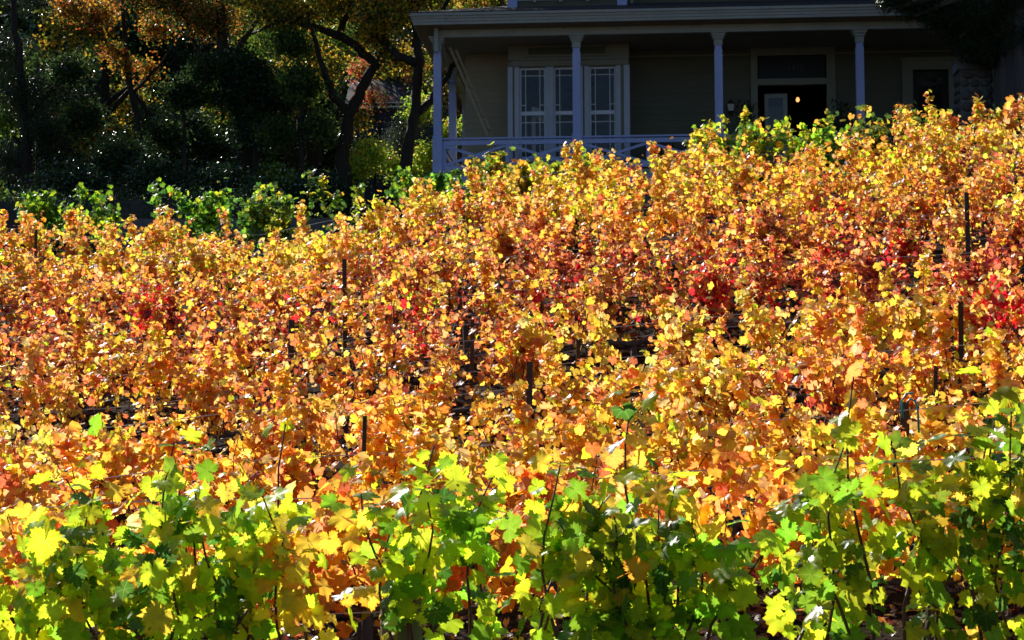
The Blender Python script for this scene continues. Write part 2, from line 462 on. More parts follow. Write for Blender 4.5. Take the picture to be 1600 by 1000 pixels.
clad(WV + .15, 9.0, 0.02, CE, -2.38, 'siding', axis='v')
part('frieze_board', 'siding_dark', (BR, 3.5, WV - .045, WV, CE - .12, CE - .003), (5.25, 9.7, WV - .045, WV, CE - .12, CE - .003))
part('picture_rail', 'doorcase', (BR, 3.5, WV - .065, WV - .046, CE - .14, CE - .105), (5.25, 9.7, WV - .065, WV - .046, CE - .14, CE - .105))
# ceiling
part('porch_ceiling', 'ceiling', (UL - .05, UR, 0.06, 9.4, CE + .003, CE + .03))
# eave
part('soffit', 'soffit', (-3.17, UR + .5, -.46, -.062, 2.872, 2.89), (-3.17, -2.84, -.062, 9.6, 2.872, 2.89))
part('beam', 'trim', (UL - .07, UR + .1, -.06, .06, 2.715, 2.868), (UL - .07, UL + .05, .062, 9.3, 2.715, 2.868))
for a, b, c, d in ((-.50, -.462, 2.872, 2.93), (-.515, -.48, 2.93, 2.99), (-.535, -.48, 2.99, 3.04), (-.565, -.48, 3.04, 3.095)):
    part('gutter_moulding', 'trim', (-3.20 + (a + .5), UR + .55, a, b, c + .002, d))
for a, b, c, d in ((-3.21, -3.172, 2.872, 2.93), (-3.225, -3.19, 2.93, 2.99), (-3.245, -3.19, 2.99, 3.04), (-3.275, -3.19, 3.04, 3.095)):
    part('gutter_moulding', 'trim', (a, b, -.455, 9.65, c + .002, d))
# porch roof: sloping shingled slab
def slab(name, mat, quad, th, parent=None):
    q = [np.array(p, float) for p in quad]
    n = np.cross(q[1] - q[0], q[3] - q[0]); n /= np.linalg.norm(n)
    lo = [p - n * th for p in q]
    return MB().add(q + lo, [(0, 1, 2, 3), (7, 6, 5, 4), (0, 4, 5, 1), (1, 5, 6, 2), (2, 6, 7, 3), (3, 7, 4, 0)]).build(name, MT[mat], parent or house)
RS = .27
slab('porch_roof', 'roof', [(-3.28, -.57, 3.12), (UR + .57, -.57, 3.12), (UR + .57, 2.0, 3.12 + 2.57 * RS), (-1.44, 2.0, 3.12 + 2.57 * RS)], .04)
slab('side_porch_roof', 'roof', [(-3.28, 9.7, 3.12), (-3.28, -.57, 3.12), (-1.44, 2.0, 3.12 + 2.57 * RS), (-1.44, 9.7, 3.12 + 2.57 * RS)], .04)
# upper storey
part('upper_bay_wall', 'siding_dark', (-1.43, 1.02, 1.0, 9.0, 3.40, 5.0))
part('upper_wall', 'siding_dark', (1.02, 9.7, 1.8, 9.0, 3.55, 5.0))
part('upper_water_table', 'trim', (-1.27, .80, .965, .998, 3.66, 3.76))
for u0 in (-1.44, .80):
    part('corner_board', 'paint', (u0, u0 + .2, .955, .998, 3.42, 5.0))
for u0 in (-.88, -.35, .2):
    br = part('bracket', 'trim', (u0 - .05, u0 + .05, .90, .963, 3.70, 3.78))
    part('scroll', 'trim', (u0 - .035, u0 + .035, .93, .962, 3.62, 3.695), parent=br)
part('corner_board', 'trim', (1.06, 1.12, 1.76, 1.798, 3.75, 5.0))
for u0, u1 in ((2.4, 3.3), (4.2, 5.1), (6.2, 7.1)):
    wf = part('window', 'trim', (u0, u1, 1.76, 1.797, 4.05, 4.85))
    part('pane', 'glass', (u0 + .08, u1 - .08, 1.75, 1.758, 4.12, 4.78), parent=wf)
MB().add([(-2.0, .4, 5.0), (10.3, .4, 5.0), (10.3, 9.6, 5.0), (-2.0, 9.6, 5.0), (2.2, 5, 6.4), (6.4, 5, 6.4)],
         [(0, 1, 5, 4), (1, 2, 5), (2, 3, 4, 5), (3, 0, 4), (3, 2, 1, 0)]).build('roof', MT['roof'], house)
# posts
def post(u, v, low=-.34):
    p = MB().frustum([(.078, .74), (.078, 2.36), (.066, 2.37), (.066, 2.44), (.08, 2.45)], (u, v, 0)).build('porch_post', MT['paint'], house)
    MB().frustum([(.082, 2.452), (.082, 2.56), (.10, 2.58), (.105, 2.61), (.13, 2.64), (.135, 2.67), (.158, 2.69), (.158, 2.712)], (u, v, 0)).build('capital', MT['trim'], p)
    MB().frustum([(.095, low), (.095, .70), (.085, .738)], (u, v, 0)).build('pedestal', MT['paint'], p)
    return p
PU = [-2.77, 0.0, 2.80, 5.56, 8.3]
for u in PU: post(u, 0)
for v in (3.0, 6.0, 9.0): post(-2.77, v)
part('downspout', 'trim', (UL - .045, UL + .035, -.20, -.12, 2.40, 3.0))
def railing(u0, u1, npan, v=0.0, side=False):
    def B(*b):
        if side:                                   # run along v at u = UL
            return (UL + b[2], UL + b[3], b[0], b[1], b[4], b[5])
        return b
    r = part('railing', 'paint', B(u0, u1, v - .05, v + .05, .655, .69))
    part('sub_rail', 'paint', B(u0, u1, v - .025, v + .025, .545, .635), parent=r)
    part('bottom_rail', 'paint', B(u0, u1, v - .03, v + .03, .06, .135), parent=r)
    L = (u1 - u0) / npan
    for i in range(npan):
        a, b = u0 + i * L, u0 + (i + 1) * L
        for e in ([a] if i else [a + .03]) + ([b - .03] if i == npan - 1 else []):
            part('stile', 'paint', B(e - .035, e + .035, v - .022, v + .022, .137, .543), parent=r)
        a += .04; b -= .04
        for k, (z0, z1) in enumerate(((.15, .53), (.53, .15))):
            off = -.012 if k else .012
            if side:
                V = MB(); pa, pb = np.array([UL + off, a, z0]), np.array([UL + off, b, z1])
                t = (pb - pa) / np.linalg.norm(pb - pa); n = np.array([0, -t[2], t[1]])
                q = [pa + n * .027, pb + n * .027, pb - n * .027, pa - n * .027]
                V.add([x + np.array([-.011, 0, 0]) for x in q] + [x + np.array([.011, 0, 0]) for x in q], [(0, 1, 2, 3), (7, 6, 5, 4), (0, 4, 5, 1), (1, 5, 6, 2), (2, 6, 7, 3), (3, 7, 4, 0)])
                V.build('cross_brace', MT['paint'], r)
            else:
                MB().bar((a, v + off, z0), (b, v + off, z1), .055, .022).build('cross_brace', MT['paint'], r)
    return r
railing(-2.67, -.10, 2); railing(.10, 2.70, 2); railing(2.90, 3.45, 1); railing(5.05, 5.46, 1); railing(5.66, 8.2, 2)
railing(.10, 2.90, 2, 0, True); railing(3.1, 5.9, 2, 0, True); railing(6.1, 8.9, 2, 0, True)
for k in range(5):
    part('step', 'concrete', (3.5, 5.0, -.14 - .3 * (k + 1), -.14 - .3 * k, -1.6, -.06 - .17 * k - .11))
# bay windows with border-light sashes
for k, (a, b) in enumerate(win):
    w = part('window', 'casing', (a - .10, a - .002, BV - .05, BV - .002, .0, WT + .0), (b + .002, b + .07 + .03 * (k == 2), BV - .05, BV - .002, .0, WT), )
    for nm, (c, d) in (('lower_sash', (WB, 1.35)), ('upper_sash', (1.352, WT))):
        y0 = BV + (.03 if nm == 'lower_sash' else .06)
        s = part(nm, 'muntin', (a, a + .035, y0, y0 + .03, c, d), (b - .035, b, y0, y0 + .03, c, d), (a + .035, b - .035, y0, y0 + .03, c, c + .04), (a + .035, b - .035, y0, y0 + .03, d - .04, d), parent=w)
        ia, ib, ic, id_ = a + .035, b - .035, c + .04, d - .04
        us = [ia, ia + .085, ib - .085, ib]; H_ = id_ - ic
        ws = [ic, ic + .11, ic + H_ - .15, id_] if nm == 'lower_sash' else [ic, ic + .13, id_ - .12, id_]
        bars = [(us[1] - .008, us[1] + .008, ic, id_), (us[2] - .008, us[2] + .008, ic, id_), (ia, us[1] - .009, ws[1] - .008, ws[1] + .008), (us[2] + .009, ib, ws[1] - .008, ws[1] + .008),
                (ia, us[1] - .009, ws[2] - .008, ws[2] + .008), (us[1] + .009, us[2] - .009, ws[2] - .008, ws[2] + .008), (us[2] + .009, ib, ws[2] - .008, ws[2] + .008)]
        mb = MB()
        for p, q, e, f_ in bars: mb.box(p, q, y0 + .003, y0 + .027, e, f_)
        mb.build('muntin', MT['muntin'], w)
        cells = [(us[0], us[1] - .008, ws[i], ws[i + 1]) for i in range(3)] + [(us[2] + .008, us[3], ws[i], ws[i + 1]) for i in range(3)] + [(us[1] + .008, us[2] - .008, ws[0], ws[2] - .008), (us[1] + .008, us[2] - .008, ws[2] + .008, ws[3])]
        for p, q, e, f_ in cells:
            part('pane', 'glass', (p + .001, q - .001, y0 + .012, y0 + .016, e + .001, f_ - .001), parent=w)
part('window_head', 'doorcase', (BL + .06, BR - .02, BV - .055, BV - .004, WT + .012, WT + .13), (BL + .03, BR, BV - .085, BV - .004, WT + .132, WT + .17))
part('window_sill', 'paint', (BL + .03, BR - .0, BV - .09, BV - .052, WB - .08, WB - .02))
part('bay_corner_board', 'casing', (BL - .01, BL + .09, BV - .04, BV - .003, 0, WT + .01)); part('bay_corner_board', 'casing', (BR - .11, BR + .01, BV - .04, BV - .003, 0, WT + .01))
part('vent_panel', 'panel', (-1.02, .55, BV - .012, BV - .002, 2.545, 2.69))
part('vent_frame', 'doorcase', (-1.06, .59, BV - .03, BV - .014, 2.69, 2.72), (-1.06, .59, BV - .03, BV - .014, 2.50, 2.545), (-1.06, -1.02, BV - .03, BV - .014, 2.546, 2.689), (.55, .59, BV - .03, BV - .014, 2.546, 2.689))
# reflection of a white gable, built as a cut-out behind the left bay window
cu = MB()
cu.box(-.97, -.89, BV + .24, BV + .26, .05, 1.52)
cu.add([(-.88, BV + .24, 1.52), (-.66, BV + .24, 1.36), (-.66, BV + .24, .95), (-.70, BV + .24, 1.18), (-.88, BV + .24, 1.28), (-.88, BV + .26, 1.52), (-.66, BV + .26, 1.36), (-.66, BV + .26, .95), (-.70, BV + .26, 1.18), (-.88, BV + .26, 1.28)],
       [(0, 4, 3, 2, 1), (5, 6, 7, 8, 9), (0, 1, 6, 5), (1, 2, 7, 6), (2, 3, 8, 7), (3, 4, 9, 8), (4, 0, 5, 9)])
tag(cu.build('reflection_cutout', MT['matt_white'], house), 'white cut-out for a reflected gable inside the left bay window')
# main doorway with transom
DL, DR, DT = 3.68, 5.05, 1.985
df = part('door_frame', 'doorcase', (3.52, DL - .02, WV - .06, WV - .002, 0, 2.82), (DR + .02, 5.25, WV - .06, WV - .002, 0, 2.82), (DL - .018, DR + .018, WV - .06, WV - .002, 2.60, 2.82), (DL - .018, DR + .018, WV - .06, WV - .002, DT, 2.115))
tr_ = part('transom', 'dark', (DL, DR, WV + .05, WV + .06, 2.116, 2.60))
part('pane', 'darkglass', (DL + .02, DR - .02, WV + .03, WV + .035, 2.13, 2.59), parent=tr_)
tx = bpy.data.curves.new('house_number', 'FONT'); tx.body = '1475'; tx.size = .17; tx.extrude = .001; tx.align_x = 'CENTER'
to_ = bpy.data.objects.new('house_number', tx); me_ = bpy.data.meshes.new_from_object(to_); bpy.data.objects.remove(to_); to = link('house_number', me_, MT['gold'], tr_); to.location = ((DL + DR) / 2 + .08, WV + .026, 2.30); to.rotation_euler = (R(90), 0, 0)
dr = part('door', 'trim', (3.82, 3.90, WV + .35, WV + .39, .03, 1.88), (4.20, 4.29, WV + .35, WV + .39, .03, 1.88), (3.90, 4.20, WV + .35, WV + .39, 1.79, 1.88), (3.90, 4.20, WV + .35, WV + .39, .03, .45))
part('pane', 'glass', (3.902, 4.198, WV + .365, WV + .372, .452, 1.788), parent=dr)
part('blind', 'concrete', (3.905, 4.195, WV + .40, WV + .41, .45, 1.62), parent=dr)
MB().lathe([(.01, -.02), (.028, 0), (.028, .02), (.01, .04)], (4.25, WV + .33, 1.0), 10).build('handle', MT['iron'], dr)
# second doorway
part('door_frame', 'doorcase', (6.60, 6.82, WV - .06, WV - .002, 0, 2.50), (7.54, 7.76, WV - .06, WV - .002, 0, 2.50), (6.82, 7.54, WV - .06, WV - .002, 2.25, 2.50), (6.57, 7.79, WV - .085, WV - .062, 2.44, 2.50))
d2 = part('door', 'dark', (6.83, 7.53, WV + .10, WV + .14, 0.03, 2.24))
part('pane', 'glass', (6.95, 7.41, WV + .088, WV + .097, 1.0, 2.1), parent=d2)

# objects on and about the porch
def world_thing(name, label, cat, loc, group=None):
    t = empty(name, loc, -TH); return tag(t, label, cat, group)
def wpart(p, name, mat, *boxes):
    b = MB()
    for bx in boxes: b.box(*bx)
    return b.build(name, MT[mat], p)
lamp = world_thing('hanging_lamp', 'small orange lit lamp hanging inside the open front doorway', 'lamp', hw(4.56, 2.9, 1.88))
MB().lathe([(.012, -.045), (.03, -.03), (.038, 0), (.03, .03), (.02, .05)], (0, 0, 0), 14).build('bulb', MT['glow'], lamp, True)
MB().tube([(0, 0, .052), (0, 0, .86)], .008, 6).build('cord', MT['iron'], lamp)
MB().lathe([(.05, .052), (.03, .09), (.012, .10)], (0, 0, 0), 12).build('lamp_cap', MT['iron'], lamp)
lt = world_thing('wall_lantern', 'black wall lantern with pale glass left of the front door', 'lantern', hw(3.1, WV - .03, 1.45))
MB().box(-.04, .04, -.01, .0, -.1, .22).build('wall_plate', MT['iron'], lt)
MB().tube([(0, -.01, .15), (0, -.10, .24), (0, -.17, .20)], .010, 6).build('arm', MT['iron'], lt)
MB().frustum([(.05, .0), (.07, .14)], (0, -.17, -.02)).build('lantern_glass', MT['frosted'], lt)
MB().frustum([(.085, .122), (.06, .15), (.02, .20), (.012, .23)], (0, -.17, 0)).build('lantern_roof', MT['iron'], lt)
MB().frustum([(.03, -.06), (.055, -.022)], (0, -.17, 0)).build('lantern_base', MT['iron'], lt)
def chair(u, v, label, rz):
    c = world_thing('wicker_chair', label, 'chair', hw(u, v, 0), 'wicker chairs on the porch'); c.rotation_euler = (0, 0, -TH + rz)
    MB().lathe([(.20, .40), (.24, .42), (.24, .46), (.2, .475)], (0, 0, 0), 16).build('seat', MT['wicker'], c)
    b = MB()
    for r_ in (.23, .15, .07):
        b.tube([(r_ * math.cos(t), .20 - .02 * math.sin(t), .70 + r_ * math.sin(t)) for t in np.linspace(0, 2 * math.pi, 19)], .016, 6, False)
    for t in np.linspace(0, math.pi, 5)[:-1]:
        b.tube([(-.23 * math.cos(t), .2, .70 - .23 * math.sin(t)), (.23 * math.cos(t), .2, .70 + .23 * math.sin(t))], .010, 5)
    b.build('backrest', MT['wicker'], c)
    for sx in (-1, 1):
        for sy in (-1, 1):
            MB().tube([(.15 * sx, .15 * sy, .41), (.2 * sx, .2 * sy, 0.0)], [.018, .014], 6).build('leg', MT['wicker'], c)
chair(1.72, 1.25, 'dark round-backed wicker chair alone near the bay window on the porch', .15)
chair(2.42, 1.25, 'dark round-backed wicker chair left of its close neighbour by the third post', -.1)
chair(2.83, 1.45, 'dark round-backed wicker chair set deepest beside the third porch post', -.35)
ld = world_thing('ladder', 'thin weathered wooden ladder leaning across the left porch corner', 'ladder', hw(-1.62, 1.0, 0))
a0, a1 = np.array([0.14, .2, 0.0]), np.array([-.95, -.55, 2.62])
sv = np.array([.10, .26, 0.0])
for s in (0, 1):
    MB().bar(a0 + sv * s, a1 + sv * s, .05, .03).build('rail', MT['wood'], ld)
for k in range(9):
    p = a0 + (a1 - a0) * (.08 + k * .105)
    MB().tube([p + sv * .04, p + sv * .96], .016, 6).build('rung', MT['wood'], ld)
def topiary(u, label, seed):
    r_ = np.random.default_rng(seed)
    t = world_thing('potted_vine', label, 'potted plant', hw(u, 1.35, 0), 'twisted potted plants beside the front door')
    MB().lathe([(.13, 0), (.17, .25), (.2, .28), (.2, .33), (.16, .33), (.15, .29)], (0, 0, 0), 16).build('pot', MT['terracotta'], t)
    for k in range(9):
        ph = r_.uniform(0, 6.28); tw = r_.uniform(2, 5) * r_.choice([-1, 1]); h = r_.uniform(1.15, 1.62); rr = r_.uniform(.08, .2)
        pts = [(rr * math.sin(3.1 * q) * math.cos(ph + tw * q), rr * math.sin(3.1 * q) * math.sin(ph + tw * q), .28 + q * (h - .28)) for q in np.linspace(0, 1, 14)]
        MB().tube(pts, [.012] * 13 + [.006], 5).build('stem', MT['iron'], t)
    V = []; F_ = []
    for k in range(150):
        z = r_.uniform(.6, 1.6); a = r_.uniform(0, 6.28); q = r_.uniform(.05, .24); c = np.array([q * math.cos(a), q * math.sin(a), z])
        d1 = r_.normal(size=3); d1 /= np.linalg.norm(d1); d2_ = np.cross(d1, r_.normal(size=3)); d2_ /= np.linalg.norm(d2_)
        b = len(V); V += [c, c + d1 * .04 + d2_ * .025, c + d1 * .09, c + d1 * .04 - d2_ * .025]; F_.append((b, b + 1, b + 2, b + 3))
    o = link('foliage', np_mesh('foliage', np.array(V), np.array(F_), color=(0.03, 0.04, 0.02), edge=np.zeros(len(V))), MT['evergreen'], t); o['kind'] = 'stuff'
topiary(3.42, 'dark twisted plant in a pot left of the front door', 3)
topiary(5.32, 'dark twisted plant in a pot right of the front door', 5)

# stone gate pillar in front of the right doorway
pb = hw(7.42, -2.0, 0); pz = float(ground(pb[0], pb[1]))
PH = 7.495 + 1.42 - pz
pil = tag(empty('stone_pillar', (pb[0], pb[1], pz), -TH), 'fieldstone pillar with a flat concrete cap in front of the right doorway', 'pillar')
MB().box(-.27, .27, -.27, .27, -.3, PH - .002).build('mortar_core', MT['mortar'], pil)
MB().frustum([(.31, 0), (.33, .012), (.33, .178), (.32, .19)], (0, 0, PH)).build('cap', MT['concrete'], pil)
MB().tube([(-.14, 0, PH + .19), (-.14, 0, PH + 1.3)], .03, 8).build('lamp_pole', MT['iron'], pil)
def stone(cx, cz, w, h, face):
    n = 9; V = []; F_ = []
    ang = np.sort(rng.uniform(-.25, .25, n) + np.arange(n) * 2 * math.pi / n)
    rad = [(abs(math.cos(t)) ** 2.6 + abs(math.sin(t)) ** 2.6) ** (-1 / 2.6) * rng.uniform(.88, 1.02) for t in ang]
    for (s, y) in ((1.0, 0.0), (.95, -.035), (.7, -.06)):
        for t, r_ in zip(ang, rad): V.append((cx + w / 2 * s * r_ * math.cos(t), y, cz + h / 2 * s * r_ * math.sin(t)))
    V.append((cx, -.065, cz))
    for i in range(2):
        for k in range(n): F_.append((i * n + k, i * n + (k + 1) % n, (i + 1) * n + (k + 1) % n, (i + 1) * n + k))
    for k in range(n): F_.append((2 * n + k, 2 * n + (k + 1) % n, 3 * n))
    V = np.array(V); V[:, 1] -= .268
    rz = (0, math.pi / 2, math.pi, -math.pi / 2)[face]
    c, s = math.cos(rz), math.sin(rz)
    V = np.stack([V[:, 0] * c - V[:, 1] * s, V[:, 0] * s + V[:, 1] * c, V[:, 2]], 1)
    MB().add(V, F_).build('stone', MT[random.choice(['stone', 'stone', 'stone2'])], pil, True)
for face in range(4):
    z = PH - .02
    while z > .05:
        h = rng.uniform(.13, .26); x = -.27
        while x < .22:
            w = min(rng.uniform(.16, .36), .27 - x)
            if .27 - x - w < .1: w = .27 - x
            stone(x + w / 2, z - h / 2, w * .95, h * .94, face); x += w
        z -= h

# ------------------------------------------------------------------ leaves
CP_A = np.array([0, 14, 30, 56, 76, 92, 116, 140, 163, 180.])
CP_R = np.array([1.0, .90, .68, .92, .82, .64, .80, .70, .54, .13])
def outline(n, teeth, r_):
    a = np.linspace(-math.pi, math.pi, n, endpoint=False) + math.pi / n * 0.0
    cr = CP_R * r_.uniform(.93, 1.07, len(CP_R))
    ad = np.abs(np.degrees(a))
    rad = np.interp(ad, CP_A, cr)
    if teeth:
        rad *= 1 + .10 * np.where(np.arange(n) % 2 == 0, 1, -1) * r_.uniform(.5, 1.3, n)
    return a, rad * r_.uniform(.97, 1.03, n)
def leaf_template(seed, n=40, ring=True, curl=0.0, petiole=True, teeth=True):
    r_ = np.random.default_rng(seed)
    a, rad = outline(n, teeth, r_)
    P = [np.zeros((1, 2))]; E_ = [np.zeros(1)]
    rr = ([.5] if ring else []) + [1.0]
    for q in rr:
        rq = rad * q if q == 1 else (0.5 * rad * .6 + .5 * .5 * .7)
        P.append(np.stack([np.sin(a) * rq, np.cos(a) * rq], 1)); E_.append(np.full(n, q))
    P = np.concatenate(P); E_ = np.concatenate(E_)
    F_ = []
    for k in range(n):
        k2 = (k + 1) % n
        if k2 == 0: continue                     # open petiole sinus
        F_.append((0, 1 + k, 1 + k2))
        if ring:
            F_ += [(1 + k, 1 + n + k, 1 + n + k2), (1 + k, 1 + n + k2, 1 + k2)]
    x, y = P[:, 0], P[:, 1]; r2 = x * x + y * y
    cup, fold, wave, ph = r_.uniform(-.28, .12) - curl * .6, r_.uniform(-.05, .3) + curl, r_.uniform(.03, .10), r_.uniform(0, 6)
    z = cup * r2 + fold * np.abs(x) * .6 + wave * np.sin(5 * np.arctan2(x, y) + ph) * r2 + r_.normal(0, .012 if n > 30 else .03, len(x)) * (E_ > .7) - r_.uniform(0, .3) * np.maximum(y, 0) ** 2
    xx = x * (1 - .35 * abs(fold))
    V = np.stack([xx, y, z], 1) / 1.68
    V[:, 1] -= 0.0
    uv = P.copy()
    if petiole:
        b = len(V)
        V = np.concatenate([V, [[-.012, 0, 0], [.012, 0, 0], [.01, -.38, -.12], [-.01, -.38, -.12], [0.008, -.62, -.34], [-.008, -.62, -.34]]])
        uv = np.concatenate([uv, np.full((6, 2), -5.0)]); E_ = np.concatenate([E_, np.full(6, 1.0)])
        F_ += [(b, b + 1, b + 2), (b, b + 2, b + 3), (b + 3, b + 2, b + 4), (b + 3, b + 4, b + 5)]
    return V, np.array(F_), uv, E_
def leaf_mesh(*a, **k):
    V, F_, uv, E_ = leaf_template(*a, **k)
    me = np_mesh('leaf', V, F_, uv=uv, edge=E_, smooth=True)
    me.materials.append(MT['bigleaf' if a[1] > 30 else 'leaf'])
    return me
BIG = [leaf_mesh(100 + i, 46, True) for i in range(14)]
MID = [leaf_mesh(200 + i, 22, True, petiole=False, teeth=False) for i in range(10)] + [leaf_mesh(260 + i, 22, True, curl=.35, petiole=False, teeth=False) for i in range(4)]
LOW = [leaf_template(300 + i, 14, False, petiole=False, teeth=False) for i in range(6)] + [leaf_template(330 + i, 14, False, curl=.35, petiole=False, teeth=False) for i in range(2)]

LOWF = [leaf_template(360 + i, 30, False, petiole=False) for i in range(8)]
PAL = dict(yellow=(.87, .60, .075), gold=(.87, .48, .06), orange=(.82, .31, .07), coral=(.78, .23, .10), rust=(.52, .13, .065), maroon=(.20, .022, .03), brown=(.26, .09, .045),
           red=(.74, .02, .045), lime=(.54, .64, .035), green=(.22, .41, .03), dgreen=(.06, .16, .03), tan=(.82, .55, .20))
KEYS = list(PAL); PC = np.array([PAL[k] for k in KEYS])
def W(**k):
    w = np.array([k.get(x, 0.0) for x in KEYS]); return w / w.sum()
MIX = dict(
    front_top=W(lime=4.4, green=2.1, dgreen=.9, yellow=.7, gold=.08),
    front_low=W(lime=4.0, green=2.7, dgreen=1.2, yellow=.2),
    frontgold_top=W(gold=3, yellow=3, lime=.8, orange=.8),
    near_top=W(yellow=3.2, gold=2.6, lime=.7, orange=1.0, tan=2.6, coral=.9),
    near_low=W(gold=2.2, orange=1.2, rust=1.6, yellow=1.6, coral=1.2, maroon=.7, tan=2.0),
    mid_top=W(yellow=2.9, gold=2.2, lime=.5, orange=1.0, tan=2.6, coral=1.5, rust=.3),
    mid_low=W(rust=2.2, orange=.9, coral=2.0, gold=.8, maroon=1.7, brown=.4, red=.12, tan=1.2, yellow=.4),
    olive_top=W(lime=2, green=2, dgreen=1.2, yellow=1.6, gold=.7, orange=.2),
    olive_low=W(green=2, dgreen=3, lime=.4),
    back_top=W(yellow=3, gold=2.3, lime=1.6, orange=.9, tan=2.0, coral=1.0),
    back_low=W(rust=1.6, orange=1.6, coral=1.3, gold=1.6, lime=.6, maroon=.7, tan=.7),
    green_top=W(green=2.2, dgreen=2.6, lime=.8, yellow=.25, gold=.05),
    green_low=W(green=2, dgreen=3.2, lime=.2))
CUM = {k: np.cumsum(v) for k, v in MIX.items()}
REDS = [(at(236, 478, 23.2), .2, .5), (at(1303, 345, 25.3), .26, .6), (at(1312, 372, 24.9), .2, .6), (at(1402, 402, 23.2), .22, .35), (at(1532, 488, 19.0), .28, .33), (at(1582, 484, 19.0), .2, .3), (at(1042, 430, 21.3), .16, .55), (at(1104, 412, 22.8), .14, .6), (at(1112, 452, 21.0), .2, .45), (at(640, 480, 21.0), .2, .3), (at(660, 535, 18.9), .12, .5), (at(860, 480, 21), .3, .15), (at(500, 470, 21), .4, .12), (at(1230, 470, 21), .5, .12)]

def leaf_colors(P, hf, kind, r_, bias=0.0, tint=1.0):
    """P world points, hf height fraction 0..1"""
    n = len(P)
    patch = .16 * np.sin(P[:, 0] * 1.1 + P[:, 1] * .8 + 1) * np.sin(P[:, 0] * .43 - P[:, 1] * .31) + .1 * np.sin(P[:, 0] * 2.7 + 2.1 * P[:, 2])
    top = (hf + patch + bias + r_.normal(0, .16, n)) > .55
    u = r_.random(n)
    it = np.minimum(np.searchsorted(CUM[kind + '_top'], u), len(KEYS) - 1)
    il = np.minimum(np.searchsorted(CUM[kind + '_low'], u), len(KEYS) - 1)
    ii = np.where(top, it, il)
    if kind == 'front':                       # one shoot of golden foliage low down, another high on the right
        g1 = (np.abs(P[:, 0] + .72) < .2) & (P[:, 2] < 1.42) & (r_.random(n) < .8)
        g2 = (np.abs(P[:, 0] - .75) < .55) & (P[:, 2] > 1.38) & (r_.random(n) < .3)
        ig = np.minimum(np.searchsorted(CUM['frontgold_top'], r_.random(n)), len(KEYS) - 1)
        ii = np.where(g1 | g2, ig, ii)
    c = PC[ii] * tint
    c *= np.exp(r_.normal(0, .14, (n, 1))) * np.exp(r_.normal(0, .09, (n, 3)))
    for q, rad, pr in REDS:
        d = np.linalg.norm((P - q) * np.array([1, .22, .7]), axis=1)
        mred = r_.random(n) < pr * np.clip(1.5 - d / rad, 0, 1)
        c[mred] = np.array(PAL['red']) * np.exp(r_.normal(0, .2, (mred.sum(), 1)))
    return np.clip(c, .004, .92)

def orient(n, out, r_, updir=.22, sunw=.0, spread=.5):
    """rotation matrices (n,3,3): columns x, tip, normal"""
    N = out * .6 + np.array([0, -.3, updir]) + r_.normal(0, spread, (n, 3))
    N /= np.linalg.norm(N, axis=1, keepdims=True)
    T = out * .5 + np.array([0, 0, -.7]) + r_.normal(0, .5, (n, 3))
    T -= N * (T * N).sum(1, keepdims=True)
    T /= np.linalg.norm(T, axis=1, keepdims=True) + 1e-9
    X_ = np.cross(T, N)
    return np.stack([X_, T, N], 2)

def leaf_mass(name, P, Rm, S, C, parent, r_, LOW=LOW):
    VV, FF, CC, UU, EE = [], [], [], [], []; base = 0
    pick = r_.integers(0, len(LOW), len(P))
    for k, (V, F_, uv, E_) in enumerate(LOW):
        m_ = pick == k
        if not m_.any(): continue
        v = np.einsum('nij,vj->nvi', Rm[m_], V) * S[m_][:, None, None] + P[m_][:, None, :]
        n, nv = v.shape[:2]
        VV.append(v.reshape(-1, 3)); FF.append((F_[None] + (np.arange(n) * nv)[:, None, None] + base).reshape(-1, 3)); base += n * nv
        CC.append(np.repeat(C[m_], nv, 0)); UU.append(np.tile(uv, (n, 1))); EE.append(np.tile(E_, n))
    o = link(name, np_mesh(name, np.concatenate(VV), np.concatenate(FF), color=np.concatenate(CC), uv=np.concatenate(UU), edge=np.concatenate(EE), smooth=True), MT['leafmass'], parent)
    o['kind'] = 'stuff'
    return o

